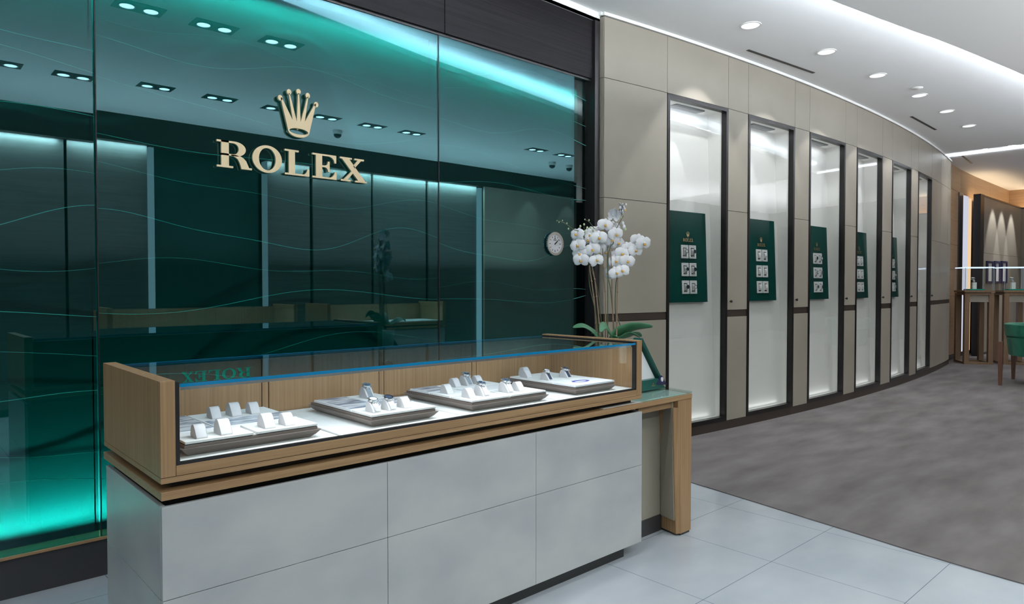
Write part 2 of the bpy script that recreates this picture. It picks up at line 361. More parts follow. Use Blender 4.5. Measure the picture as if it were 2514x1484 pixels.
# --- left wall behind the feature glass
wl = struct(MB().box(-5, 4.26, 3.86, 4.0, 0, ZA).build('wall_left', M['core']))
mb = MB().box(-5, 4.262, 3.60, 3.86, 3.455, 3.47); mb.box(-5, 4.262, 3.60, 3.62, 3.455, ZA); struct(mb.build('trim_1', M['white']))
fas = MB()
for a, b in ((-5, .742), (.748, 2.742), (2.748, 4.205)): fas.box(a, b, 3.625, 3.86, 2.995, 3.452)
struct(fas.build('trim_2', M['darkwood'])); struct(box('trim_3', M['black'], None, -5, 4.21, 3.64, 3.86, 2.978, 2.995))
struct(box('trim_4', M['black'], None, 4.205, 4.262, 3.60, 3.86, 0, 3.452))     # dark jamb between glass and beige wall
struct(box('baseboard_left', M['skirt'], None, -5, 4.205, 3.646, 3.86, 0, .172))
struct(box('trim_5', M['oak_u'], None, -5, 4.205, 3.636, 3.86, .172, .184, .001))
# jamb layers seen past the end of the glass
struct(box('trim_6', M['bronze'], None, 4.165, 4.205, 3.68, 3.86, .184, 2.978))

def wave_z(u, z):
    """layered wave relief: crests run along the wall, each with a soft slope and a sharper edge"""
    ph = z*3.1 + .33*math.sin(u*2.1+.4) + .16*math.sin(u*4.3+z*1.7+1.1) + .10*math.sin(u*.9-1.3*z)
    k = ph - math.floor(ph); amp = .5+.5*math.sin(math.floor(ph)*2.4+.7)
    d = .012*(.45+.55*amp)
    prof = k/.94 if k < .94 else (1-k)/.06
    ph2 = z*1.3+.45*math.sin(u*1.5+2.2)+.2*math.sin(u*3.1-1.0); k2 = ph2-math.floor(ph2)
    prof2 = k2/.97 if k2 < .97 else (1-k2)/.03
    return .26*d*prof + .0035*prof2 + .003*math.sin(z*4+u*1.2)
def glass_panel(u0, u1, label, tilt, relief_to=None):
    t = thing('glass_panel', ((u0+u1)/2, VW, .184), label, 'glass panel', 'feature glass panels of the wall')
    r1 = relief_to or u1
    du = .035; nu = max(2, int((r1-u0)/du)); nz = 230; z0, z1 = .186, 2.976
    vs = []; fs = []
    for i in range(nu+1):
        u = u0+(r1-u0)*i/nu
        for j in range(nz+1):
            z = z0+(z1-z0)*j/nz; vs.append((u, 3.755-wave_z(u, z), z))
    for i in range(nu):
        for j in range(nz):
            a = i*(nz+1)+j; fs.append((a, a+nz+1, a+nz+2, a+1))
    m = MB(); m.add(vs, fs, True); m.build('wave_relief', M['wave'], t, recalc=False)
    p = MB().box(u0+.003, u1-.003, VW, VW+.008, .186, 2.977).build('pane', M['paneglass'], t)
    if relief_to: MB().box(u1+.003, relief_to, VW+.02, VW+.028, .186, 2.977).build('end_pane', M['edgeglass'], t)
    rnd = random.Random(int(u0*100)+900)
    for q in range(13):
        zz = .42+q*.205+rnd.uniform(-.05, .05); fr_ = 1.9+.5*math.sin(q*1.3); ph = q*.75; am = .045+.03*math.sin(q*2.1+1)
        a0, a1 = (max(u0, -.2), r1) if q % 3 else (max(u0, -.2), r1)
        pts = [(u, VW+.0105, zz+am*math.sin(u*fr_*1.6+ph)+.02*math.sin(u*fr_*3.1+ph*2)-.035*u*(q % 2)*.6) for u in [a0+(a1-a0)*i/60 for i in range(61)]]
        if max(p[2] for p in pts) < 2.93 and min(p[2] for p in pts) > .22: MB().tube(pts, .0008 if q % 2 else .0015, 5).build('etched_line', M['etch'], t)
    if u0 > 0: MB().box(u0-.002, u0+.0028, VW-.001, VW+.020, .186, 2.977).build('joint_seal', M['black'], t)
    # the pane leans a touch, each differently
    p.rotation_euler = (math.radians(tilt), 0, 0)
    return t
glass_panel(-3.2, .752, 'leftmost feature glass panel, cut off by the left edge of the view', -.22)
glass_panel(.758, 2.706, 'middle teal feature glass panel carrying the gold sign', 0)
glass_panel(2.710, 4.015, 'right teal feature glass panel beside the beige wall', .04, 4.165)
# LED strips above and below the relief
for a, b in ((-3.2, .752), (.758, 2.706), (2.71, 4.16)):
    L = b-a
    area('wall_led_top', ((a+b)/2, 3.695, 2.974), (math.radians(22), 0, 0), L, .03, P_TEAL*.40*L/1.4, (.25, 1, .93), math.radians(60))
    area('wall_led_bottom', ((a+b)/2, 3.695, .188), (PI-math.radians(22), 0, 0), L, .03, P_TEAL*.62*L/1.4, (.25, 1, .93), math.radians(60))

# --- gold sign
sg = thing('wall_sign', (1.74, VW-.004, 1.955), 'gold five-point crown above gold serif capital letters on teal glass', 'sign')
def signfn(a, b, h): return (a, h, b)
mb = MB(); cw = atV(727.5, 300, 3.63)
add_crown(mb, 1.733, 2.172, .122*.86, .262, signfn, 3.618, 3.634); mb.build('crown', M['gold'], sg, .0015)
for ch, xa, xb in (('R', 533.4, 619.8), ('O', 620.8, 693.4), ('L', 700.4, 760.4), ('E', 768, 827.4), ('X', 835.8, 901.5)):
    a = atV(xa, 390, 3.615).x; b = atV(xb, 420, 3.615).x
    mb = MB(); add_letter(mb, ch, a, b, 1.962, 2.100, signfn, 3.620, 3.634); mb.build('letter', M['gold'], sg)
for x, z in ((1.4, 2.03), (1.733, 2.22), (2.1, 2.03)): MB().box(x-.004, x+.004, 3.633, VW+.001, z-.004, z+.004).build('fixing', M['gold'], sg)

# --- wall clock
ck = thing('wall_clock', (3.782, VW, 1.672), 'small round silver wall clock with fluted bezel and white dial', 'clock')
def disc(mb, c, r, y0, y1, n=40, flute=0):
    pts = [(c[0]+(r+(flute if i % 2 else 0))*math.cos(2*PI*i/n), c[1]+(r+(flute if i % 2 else 0))*math.sin(2*PI*i/n)) for i in range(n)]
    mb.prism(pts, lambda a, b, h: (a, h, b), y0, y1)
mb = MB(); disc(mb, (3.782, 1.672), .084, 3.632, VW-.001, 60, .001); mb.build('case', M['steeld'], ck, .002)
mb = MB(); o1 = [(3.782+(.087+.003*(i % 2))*math.cos(2*PI*i/72), 1.672+(.087+.003*(i % 2))*math.sin(2*PI*i/72)) for i in range(72)]
o2 = [(3.782+.072*math.cos(2*PI*i/72), 1.672+.072*math.sin(2*PI*i/72)) for i in range(72)]
mb.ring(o1, o2, signfn, 3.622, 3.634); mb.build('bezel', M['steel'], ck)
mb = MB(); disc(mb, (3.782, 1.672), .073, 3.628, 3.6315); mb.build('dial', M['dialw'], ck)
mb = MB()
for k in range(12):
    a = k*PI/6; r0, r1, w = .048, .062, (.0035 if k % 3 else .005)
    ca, sa = math.cos(a), math.sin(a)
    mb.prism([(3.782+r0*sa-w*ca/2, 1.672+r0*ca+w*sa/2), (3.782+r0*sa+w*ca/2, 1.672+r0*ca-w*sa/2), (3.782+r1*sa+w*ca/2, 1.672+r1*ca-w*sa/2), (3.782+r1*sa-w*ca/2, 1.672+r1*ca+w*sa/2)], signfn, 3.6268, 3.6282)
mb.build('hour_marks', M['ink'], ck)
mb = MB()
for an, ln, w in ((48, .055, .003), (55, .032, .004)):
    a = math.radians(an); ca, sa = math.cos(a), math.sin(a)
    mb.prism([(3.782-.008*sa-w*ca, 1.672-.008*ca+w*sa), (3.782-.008*sa+w*ca, 1.672-.008*ca-w*sa), (3.782+ln*sa+w*.4*ca, 1.672+ln*ca-w*.4*sa), (3.782+ln*sa-w*.4*ca, 1.672+ln*ca+w*.4*sa)], signfn, 3.6240, 3.6258)
mb.build('hands', M['ink'], ck)
mb = MB(); add_crown(mb, 3.782, 1.706, .006, .012, signfn, 3.6270, 3.6281); add_word(mb, 3.782, 1.697, .030, .007, signfn, 3.6270, 3.6281); mb.build('dial_lettering', M['ink'], ck)

# ------------------------------------------------------------------ curved niche wall
AC = (8.574, 38.185); AR = 34.884
def arc(s, z, d=0.0):
    th = s/AR; r = AR-d; return (AC[0]+r*math.sin(th), AC[1]-r*math.cos(th), z)
def arcbox(mb, s0, s1, z0, z1, d0, d1, step=.25):
    n = max(1, int(math.ceil((s1-s0)/step))); vs = []; fs = []
    for i in range(n+1):
        s = s0+(s1-s0)*i/n; vs += [arc(s, z0, d0), arc(s, z1, d0), arc(s, z1, d1), arc(s, z0, d1)]
    for i in range(n):
        k = 4*i
        for j in range(4): fs.append((k+j, k+(j+1) % 4, k+4+(j+1) % 4, k+4+j))
    fs += [(3, 2, 1, 0), (4*n, 4*n+1, 4*n+2, 4*n+3)]
    mb.add(vs, fs)
S0, S1 = -4.308, 5.13
FR = [(-3.566, -2.701), (-2.373, -1.499), (-1.182, -.289), (.040, .890), (1.269, 2.120), (2.500, 3.350)]
ZT = 3.008; ZP = 3.49
wr = struct(bpy.data.objects.new('wall_right', None)); C.objects.link(wr); OFF['wall_right'] = Vector((0, 0, 0))
core = MB(); arcbox(core, S0+.01, S1, ZT, ZA, .022, .5)
arcbox(core, S0+.01, S1, 0, .084, .022, .5)
prev = S0+.01
for a, b in FR+[(S1, S1)]:
    arcbox(core, prev, a-.001, .084, ZT, .022, .5); prev = b+.001
core.build('wall_core', M['core'], wr)
G = .0022
def panel(s0, s1, z0, z1):
    m = MB(); arcbox(m, s0+G, s1-G, z0+G, z1-G, 0, .021); return m.build('wall_panel', M['beige'], wr)
seams = [S0] + [q for f in FR for q in f] + [4.077, 4.76, S1]
for a, b in zip(seams[:-1], seams[1:]): panel(a, b, ZT, ZP)
piers = [(S0, FR[0][0])] + [(FR[i][1], FR[i+1][0]) for i in range(5)] + [(FR[5][1], 4.077), (4.077, 4.76), (4.76, S1)]
for k, (a, b) in enumerate(piers):
    panel(a, b, 2.06, ZT); p = panel(a, b, 1.127, 2.06); panel(a, b, .085, 1.066)
    if 1 <= k <= 6:
        kn = MB(); q = arc(a+.045, 1.20, -.012); kn.lathe([(.004, -.012), (.006, 0), (.013, .006), (.014, .014), (.010, .020), (.001, .022)], 14)
        ko = kn.build('knob', M['black'], p); ko.location = arc(a+.045, 1.21, -.006); ko.rotation_euler = (PI/2, 0, (a+.05)/AR)
rail = MB()
for a, b in piers: arcbox(rail, a+.001, b-.001, 1.068, 1.125, .003, .02)
struct(rail.build('trim_7', M['railm']))
bb = MB(); arcbox(bb, S0, S1, 0, .085, -.002, .03); struct(bb.build('baseboard_right', M['railm']))
tr = MB(); arcbox(tr, S0-.01, S1, ZP+.004, ZA, -.012, .03)
tr.box(4.245, 4.285, 3.575, 3.70, ZP+.004, ZA); struct(tr.build('trim_8', M['white']))
# return at the corner
c0 = arc(S0, 0); ret = MB()
for z0, z1 in ((.085, 1.066), (1.127, 2.06), (2.06, ZT), (ZT, ZP)):
    ret.hexa([(c0[0]-.004, c0[1]+.004, z0+G), (c0[0]+.02, c0[1]+.01, z0+G), (c0[0]+.02, 3.86, z0+G), (c0[0]-.014, 3.86, z0+G)],
             [(c0[0]-.004, c0[1]+.004, z1-G), (c0[0]+.02, c0[1]+.01, z1-G), (c0[0]+.02, 3.86, z1-G), (c0[0]-.014, 3.86, z1-G)])
ret.build('wall_return', M['beige'], wr)

# --- niches
ORD = ['first', 'second', 'third', 'fourth', 'fifth', 'sixth']
NICHE = []
for k, (a, b) in enumerate(FR):
    t = thing('display_niche', arc((a+b)/2, .085), ORD[k]+' tall black-framed glass display niche counting from the orchid', 'display case', 'row of tall wall niches')
    fw = .032; z0, z1 = .086, ZT-.002
    # splayed frame: four bars protruding slightly and returning to the glass
    m = MB(); arcbox(m, a+.001, a+fw, z0, z1, -.006, .05); arcbox(m, b-fw, b-.001, z0, z1, -.006, .05)
    arcbox(m, a+fw, b-fw, z1-fw, z1, -.006, .05); arcbox(m, a+fw, b-fw, z0, z0+fw+.01, -.006, .05); m.build('frame', M['bronze'], t)
    m = MB(); arcbox(m, a+fw-.004, b-fw+.004, z0+fw, z1-fw, .024, .030); m.build('glass_pane', M['nicheglass'], t)
    # lining: leaning back panel, sides, floor, top
    db, dt = .10, .215; iz0, iz1 = z0+fw, z1-fw
    sa, sb = a+fw-.003, b-fw+.003
    m = MB()
    m.hexa([arc(sa-.02, iz0-.01, db), arc(sb+.02, iz0-.01, db), arc(sb+.02, iz0-.01, db+.02), arc(sa-.02, iz0-.01, db+.02)], [arc(sa-.02, iz1+.01, dt), arc(sb+.02, iz1+.01, dt), arc(sb+.02, iz1+.01, dt+.02), arc(sa-.02, iz1+.01, dt+.02)])
    m.build('back_panel', M['lining'], t)
    for nm, q0, q1 in (('side_panel', sa-.02, sa), ('side_panel', sb, sb+.02)):
        m = MB(); m.hexa([arc(q0, iz0, .05), arc(q1, iz0, .05), arc(q1, iz0, db), arc(q0, iz0, db)], [arc(q0, iz1, .05), arc(q1, iz1, .05), arc(q1, iz1, dt), arc(q0, iz1, dt)]); m.build(nm, M['lining'], t)
    m = MB(); arcbox(m, sa, sb, iz0-.01, iz0+.003, .05, db); m.build('niche_floor', M['lining'], t)
    m = MB(); arcbox(m, sa, sb, iz1-.002, iz1+.012, .05, dt); m.build('niche_top', M['lining'], t)
    m = MB(); arcbox(m, (sa+sb)/2-.20, (sa+sb)/2+.2, iz1-.012, iz1-.003, .09, .19); m.build('light_panel', M['core'], t)
    th = (a+b)/2/AR
    p = arc((a+b)/2, iz1-.02, .13)
    area('niche_light', p, (0, 0, th), .5, .08, P_NICHE, (.92, .96, 1.0))
    p = arc(a+.33, iz1-.03, .06); spot('niche_spot', p, (math.radians(7), math.radians(3), th), P_NICHESPOT, math.radians(42), .35, (.93, .97, 1.0), .01)
    p = arc((a+b)/2, iz0+.012, .075); area('niche_floor_light', p, (PI, 0, th), .6, .03, P_NICHE*.28, (.95, .97, 1.0))
    NICHE.append((a, b))
def nfn(a, z):
    d = .10-.012+ (z-.12)/(2.97-.12)*.115
    return d

# ------------------------------------------------------------------ watch cushion and watches (origin: front bottom middle, slope faces -Y)
HP = [(0, 0), (.054, 0), (.055, .016), (.053, .026), (.048, .034), (.040, .0385), (.031, .038), (.023, .033), (.013, .021), (.004, .009), (0, .004)]
def make_cushion(name, sc=1.0, w=.034):
    r = proto(name); m = MB(); sm = smooth_path([(0, a*sc, b*sc) for a, b in HP], 2)
    m.prism([(p.y, p.z) for p in sm], lambda a, b, h: (h, a, b), -w/2, w/2, True); m.build('body', M['cushion'], r, .0018, 3)
    for q in (-w/2+.0012, w/2-.0012): MB().tube([(q, p.y*1.0, p.z+.0003) for p in sm[8:]], .0006, 5).build('piping', M['cushion'], r)
    return r
def make_watch(name, strap='steel', dial='dark', sc=1.0):
    r = proto(name); path = smooth_path([(0, a*sc, b*sc) for a, b in HP[3:]], 4); n = len(path)
    w = .0095 if strap == 'steel' else .0085
    mt = M['steel'] if strap == 'steel' else M['strap']
    for side in (0, 1):
        m = MB()
        rng = range(0, n-1) if True else ()
        lo, hi = (0, int(n*.34)) if side == 0 else (int(n*.50), n-1)
        for i in range(lo, hi, 1):
            p, q = path[i], path[i+1]; t = (q-p).normalized(); nr = Vector((0, t.z, -t.y)); nr = nr if nr.z > 0 or nr.y < 0 else -nr
            g = (q-p)*.08
            h = .0030 if strap == 'steel' else .0020
            a = p+g+nr*.001; b = q-g+nr*.001
            cols = ((-w, -w*.34), (-w*.30, w*.30), (w*.34, w)) if strap == 'steel' else ((-w, w),)
            for x0, x1 in cols:
                m.hexa([(x0, a.y, a.z), (x1, a.y, a.z), (x1, b.y, b.z), (x0, b.y, b.z)], [(x0, (a+nr*h).y, (a+nr*h).z), (x1, (a+nr*h).y, (a+nr*h).z), (x1, (b+nr*h).y, (b+nr*h).z), (x0, (b+nr*h).y, (b+nr*h).z)])
        m.build('bracelet' if strap == 'steel' else 'strap', mt, r)
    k = int(n*.42); p = path[k]; t = (path[k+1]-path[k-1]).normalized(); nr = Vector((0, t.z, -t.y)); nr = nr if nr.z > 0 else -nr
    ax = Vector((1, 0, 0)); ay = t
    def wfn(a, b, h): q = p+nr*(h+.0025)+ay*b+ax*a; return tuple(q)
    R = .0175*min(1.0, .85+.15*sc)
    m = MB(); m.prism([(R*math.cos(2*PI*i/24), R*math.sin(2*PI*i/24)) for i in range(24)], wfn, 0, .0065, True); m.prism([(R-.002, -.002), (R+.004, -.002), (R+.004, .002), (R-.002, .002)], wfn, .002, .0055); 
    for sx in (-1, 1):
        for sy in (-1, 1): m.prism([(sx*.011-.002, sy*.0165-.004), (sx*.011+.002, sy*.0165-.004), (sx*.011+.002, sy*.0165+.004), (sx*.011-.002, sy*.0165+.004)], wfn, .0005, .005)
    m.build('case', M['steel'], r, .0006)
    m = MB(); m.ring([(R*.98*math.cos(2*PI*i/30), R*.98*math.sin(2*PI*i/30)) for i in range(30)], [(R*.76*math.cos(2*PI*i/30), R*.76*math.sin(2*PI*i/30)) for i in range(30)], wfn, .0065, .0088); m.build('bezel', M['steel'] if dial == 'light' else M['steeld'] if dial == 'bezel' else M['steel'], r)
    m = MB(); m.prism([(R*.77*math.cos(2*PI*i/24), R*.77*math.sin(2*PI*i/24)) for i in range(24)], wfn, .0062, .0072); m.build('dial', M['dialw'] if dial == 'light' else M['diald'], r)
    m = MB()
    for a in range(12):
        c, s_ = math.cos(a*PI/6)*R*.6, math.sin(a*PI/6)*R*.6; m.prism([(c-.0007, s_-.0007), (c+.0007, s_-.0007), (c+.0007, s_+.0007), (c-.0007, s_+.0007)], wfn, .0072, .0076)
    m.prism([(-.0005, -.001), (.0005, -.001), (.0008, .009), (.0001, .009)], wfn, .0076, .008); m.prism([(-.001, .0005), (-.001, -.0005), (.007, .002), (.0065, .003)], wfn, .0078, .0082)
    m.build('markings', M['steel'] if dial != 'light' else M['ink'], r); return r
CU = make_cushion('watch_cushion'); CUB = make_cushion('watch_cushion_tall', 1.16, .036)
WS = make_watch('steel_watch', 'steel', 'dark'); WL = make_watch('pale_dial_watch', 'steel', 'light'); WB = make_watch('dark_bezel_watch', 'steel', 'bezel'); WT = make_watch('strap_watch', 'strap', 'dark'); WTL = make_watch('pale_strap_watch', 'strap', 'light')
def make_wall_watch(name, dial):
    r = proto(name)   # stands upright in front of a plate: dial faces -Y
    prof = [(.004, .0305), (-.006, .027), (-.0125, .015), (-.0135, .0), (-.0125, -.012), (-.008, -.024), (0, -.033), (.006, -.036)]
    pp = smooth_path([(0, a, b) for a, b in prof], 3)
    for lo, hi in ((0, 9), (11, len(pp)-1)):
        m = MB()
        for i in range(lo, min(hi, len(pp)-1)):
            p, q = pp[i], pp[i+1]; t = (q-p).normalized(); nr = Vector((0, t.z, -t.y)); nr = nr if nr.y < 0 else -nr; g_ = (q-p)*.08; a, b = p+g_, q-g_
            m.hexa([(-.009, a.y, a.z), (.009, a.y, a.z), (.009, b.y, b.z), (-.009, b.y, b.z)], [(-.009, (a+nr*.003).y, (a+nr*.003).z), (.009, (a+nr*.003).y, (a+nr*.003).z), (.009, (b+nr*.003).y, (b+nr*.003).z), (-.009, (b+nr*.003).y, (b+nr*.003).z)])
        m.build('bracelet', M['steel'], r)
    fn = lambda a, b, h: (a, -.0145-h, b+.002)
    circ = lambda R, n=26: [(R*math.cos(2*PI*i/n), R*math.sin(2*PI*i/n)) for i in range(n)]
    m = MB(); m.prism(circ(.0185), fn, 0, .008, True); m.prism([(.017, -.002), (.022, -.002), (.022, .002), (.017, .002)], fn, .002, .006); m.build('case', M['steel'], r)
    m = MB(); m.ring(circ(.018), circ(.0135), fn, .008, .0105); m.build('bezel', M['steeld'] if dial == 'bezel' else M['steel'], r)
    m = MB(); m.prism(circ(.0137), fn, .0078, .0088); m.build('dial', M['dialw'] if dial == 'light' else M['diald'], r); return r
WALLW = [make_wall_watch('wall_mounted_watch', 'light'), make_wall_watch('dark_dial_wall_watch', 'dark'), make_wall_watch('dark_bezel_wall_watch', 'bezel')]
WSB = make_watch('large_steel_watch', 'steel', 'dark', 1.16)

# --- green boards in the niches with six plates each
def make_plate():
    r = proto('watch_plate')   # hangs in the XZ plane, front face at y=0 facing -y
    m = MB(); w, h = .0485, .060
    m.ring([(-w, -h), (w, -h), (w, h), (-w, h)], [(-.027, -.043), (.027, -.043), (.027, .037), (-.027, .037)], lambda a, b, d: (a, d, b), 0, .008); m.build('plate_face', M['white'], r, .001)
    m = MB(); m.box(-.028, .028, .010, .014, -.044, .038); m.build('recess', M['core'], r)
    MB().box(-.041, .041, -.0008, .0005, .0485, .0500).build('groove', M['steeld'], r); MB().box(-.041, .041, -.0008, .0005, -.0515, -.0500).build('groove', M['steeld'], r)
    c = MB(); c.prism([(.010, -.032), (.010, .028), (.002, .029), (-.006, .024), (-.011, .012), (-.012, -.004), (-.009, -.020), (-.002, -.031)], lambda a, b, h: (h, a, b), -.0185, .0185, True); c.build('cushion', M['pad'], r, .002)
    return r
PLATE = make_plate()
wtypes = [None]
for k, (a, b) in enumerate(NICHE[:5]):
    sc_ = (a+b)/2; th = sc_/AR; bw = .272
    zb0, zb1 = 1.205, 2.03
    cpos = arc(sc_, 1.62)
    bd = thing('watch_display_board', arc(sc_, zb0, nfn(0, zb0)-.03), 'dark green glossy board with gold lettering hanging in the '+ORD[k]+' niche', 'display board', 'green boards in the wall niches')
    # local frame on a leaning plane
    def bfn(x, z, h, sc_=sc_): return arc(sc_+x, z, nfn(0, z)-.020+h)
    m = MB()
    m.hexa([bfn(-bw, zb0, -.014), bfn(bw, zb0, -.014), bfn(bw, zb0, .012), bfn(-bw, zb0, .012)], [bfn(-bw, zb1, -.014), bfn(bw, zb1, -.014), bfn(bw, zb1, .012), bfn(-bw, zb1, .012)]); m.build('board', M['greenboard'], bd, .001)
    m = MB(); add_crown(m, 0, 1.797, .022, .052, bfn, -.019, -.0142); m.build('crown_emblem', M['goldpale'], bd)
    m = MB(); add_word(m, 0, 1.757, .145, .030, bfn, -.019, -.0142); m.build('lettering', M['goldpale'], bd)
    full = (k % 2 == 0)
    for r_, z in enumerate((1.665, 1.503, 1.343)):
        for c_, x in enumerate((-.056, .056)):
            tilt = math.atan(.115/2.85)
            pos = Vector(bfn(x, z, -.0245))
            pl = copy_tree(PLATE, bd) if 'PL' in used else PLATE
            used.add('PL'); pl.parent = bd; pl.location = pos-Vector(bd.location); pl.rotation_euler = (-tilt, 0, th); pl.name = 'watch_plate'
            if full and k < 4 or (k == 4 and c_ == 1):
                rw = ('top', 'middle', 'bottom')[r_]; cl = ('left', 'right')[c_]
                src = WALLW[(r_+c_+k) % 3]
                R_ = Matrix.Rotation(th, 4, 'Z') @ Matrix.Rotation(-tilt, 4, 'X')
                off = Vector((0, 0, 0))
                w = place(src, pos+off, rw+'-'+cl+' steel wristwatch on the green board of the '+ORD[k]+' niche', 'watch', 'watches on the niche boards', R_.to_euler())

# ------------------------------------------------------------------ far wood wall
fw_ = MB()
wp = [(13.72, 3.80), (14.3, 3.86), (15.2, 3.93), (16.4, 3.98), (17.6, 4.0), (19.35, 4.02)]
wallfar = struct(bpy.data.objects.new('wall_far', None)); C.objects.link(wallfar); OFF['wall_far'] = Vector((0, 0, 0))
for (x0, y0), (x1, y1) in zip(wp[:-1], wp[1:]):
    for z0, z1 in ((.09, 1.17), (1.17, 1.66), (1.66, 2.12), (2.12, 3.13), (3.13, 3.62)):
        m = MB(); m.hexa([(x0+.002, y0, z0+.003), (x1-.002, y1, z0+.003), (x1-.002, y1+.05, z0+.003), (x0+.002, y0+.05, z0+.003)], [(x0+.002, y0, z1-.003), (x1-.002, y1, z1-.003), (x1-.002, y1+.05, z1-.003), (x0+.002, y0+.05, z1-.003)]); m.build('wall_panel', M['oak_far'], wallfar)
m = MB(); m.hexa([(13.60, 3.70, 0), (19.5, 4.06, 0), (19.5, 4.3, 0), (13.6, 4.3, 0)], [(13.60, 3.70, 3.62), (19.5, 4.06, 3.62), (19.5, 4.3, 3.62), (13.6, 4.3, 3.62)])
m = MB()
for (x0, y0), (x1, y1) in zip(wp[:-1], wp[1:]): m.hexa([(x0, y0+.045, 0), (x1, y1+.045, 0), (x1, y1+.2, 0), (x0, y0+.2, 0)], [(x0, y0+.045, 3.62), (x1, y1+.045, 3.62), (x1, y1+.2, 3.62), (x0, y0+.2, 3.62)])
m.build('wall_core', M['core'], wallfar)
m = MB()
for (x0, y0), (x1, y1) in zip(wp[:-1], wp[1:]): m.hexa([(x0, y0-.012, 0), (x1, y1-.012, 0), (x1, y1+.01, 0), (x0, y0+.01, 0)], [(x0, y0-.012, .09), (x1, y1-.012, .09), (x1, y1+.01, .09), (x0, y0+.01, .09)])
struct(m.build('baseboard_far', M['skirt']))
struct(box('wall_end', M['oak_far'], None, 19.35, 19.5, 1.9, 4.1, 0, 3.62))
struct(box('wall_rear', M['darkwood'], None, 19.35, 19.5, -5.2, 1.895, 0, 3.62))
# lit opening in the wood wall
ln = thing('lit_wall_recess', (15.45, 3.9, .09), 'tall bright white lit panel set in the wood wall beside the dark post', 'light panel')
box('mirror_jamb', M['steeld'], ln, 15.02, 15.26, 3.895, 3.925, .10, 3.12)
box('white_panel', emit('soft_white_panel', (.80, .84, 1.0), .75), ln, 15.27, 15.62, 3.90, 3.94, .10, 3.09)
box('warm_edge', emit('soft_warm_edge', (1.0, .70, .42), .9), ln, 15.63, 15.80, 3.89, 3.945, .10, 3.06)

# partition in front of the wood wall
pt = thing('partition_panel', (17, 3.72, 0), 'beige leather partition wall with dark edge post and three small frames', 'partition')
box('edge_post', M['black'], pt, 15.55, 15.80, 3.68, 3.80, .0, 3.12)
for z0, z1 in ((.06, 2.0), (2.004, 3.09)): box('face_panel', M['beige'], pt, 15.80, 18.93, 3.70, 3.76, z0, z1)
box('top_trim', M['bronze'], pt, 15.80, 18.96, 3.69, 3.78, 3.09, 3.12)
for z0, z1 in ((.06, 2.0), (2.004, 3.09)): box('end_panel', M['beige'], pt, 18.96, 19.02, 2.0, 3.76, z0, z1)
box('end_trim', M['bronze'], pt, 18.95, 19.04, 2.0, 3.78, 3.09, 3.12)
box('plinth', M['black'], pt, 15.80, 18.95, 3.72, 3.76, 0, .06)
area('partition_cove', (17.3, 3.86, 3.05), (PI, 0, 0), 3.0, .08, 9, (1, .76, .48))
area('partition_end_cove', (19.2, 3.0, 3.05), (PI, 0, PI/2), 1.6, .08, 8, (1, .76, .48))
for i, (xa, xb) in enumerate(((2420, 2436), (2439, 2453), (2456, 2470))):
    a = atV(xa, 660, 3.70).x; b = atV(xb, 660, 3.70).x; z1 = atV(xa, 641, 3.7).z; z0 = atV(xb, 696, 3.7).z
    f = thing('wall_picture', ((a+b)/2, 3.69, z0), ('left', 'middle', 'right')[i]+' dark-framed pale picture of three on the beige partition', 'picture frame', 'three frames on the partition')
    m = MB(); m.ring([(a, z0), (b, z0), (b, z1), (a, z1)], [(a+.09, z0+.04), (b-.07, z0+.04), (b-.07, z1-.04), (a+.09, z1-.04)], signfn, 3.672, 3.70); m.build('frame', M['navy'], f)
    box('picture', M['lining'], f, a+.08, b-.06, 3.692, 3.699, z0+.03, z1-.03)
for x in (16.5, 17.2, 18.0): spot('partition_spot', (x, 3.30, 3.5), (math.radians(10), 0, 0), 150, math.radians(48), .4)
for u_ in (12.95, 13.50): area('trough_led', (u_, 1.6, ZA+.012), (PI, 0, 0), .04, 4.2, 16, (.85, .93, 1.0))

# ------------------------------------------------------------------ ceiling fittings
def downlight(x, y, z, label):
    t = thing('recessed_downlight', (x, y, z), label, 'ceiling light', 'round downlights along the curved wall')
    m = MB(); n = 28; R1, R2 = .085, .074
    m.ring([(x+R1*math.cos(2*PI*i/n), y+R1*math.sin(2*PI*i/n)) for i in range(n)], [(x+R2*math.cos(2*PI*i/n), y+R2*math.sin(2*PI*i/n)) for i in range(n)], lambda a, b, h: (a, b, h), z-.006, z); m.build('rim', M['white'], t)
    m = MB(); m.prism([(x+R2*math.cos(2*PI*i/n), y+R2*math.sin(2*PI*i/n)) for i in range(n)], lambda a, b, h: (a, b, h), z-.003, z-.001); m.build('lens', M['dl'], t)
    d = Vector((0, .32, -1)).to_track_quat('-Z', 'Y').to_euler()
    spot('downlight_beam', (x, y, z-.02), d, P_DOWN, math.radians(74), .25, (.96, .98, 1.0), .03)
M['dl'] = emit('downlight_lens', (.92, .96, 1), 1.15)
for i, (x, y) in enumerate([(5.38, 2.92), (6.50, 2.77), (7.61, 2.72), (8.75, 2.68), (9.79, 2.69), (10.9, 2.73)]):
    downlight(x, y, ZA, ORD[i]+' round recessed ceiling downlight from the near end of the curved wall')
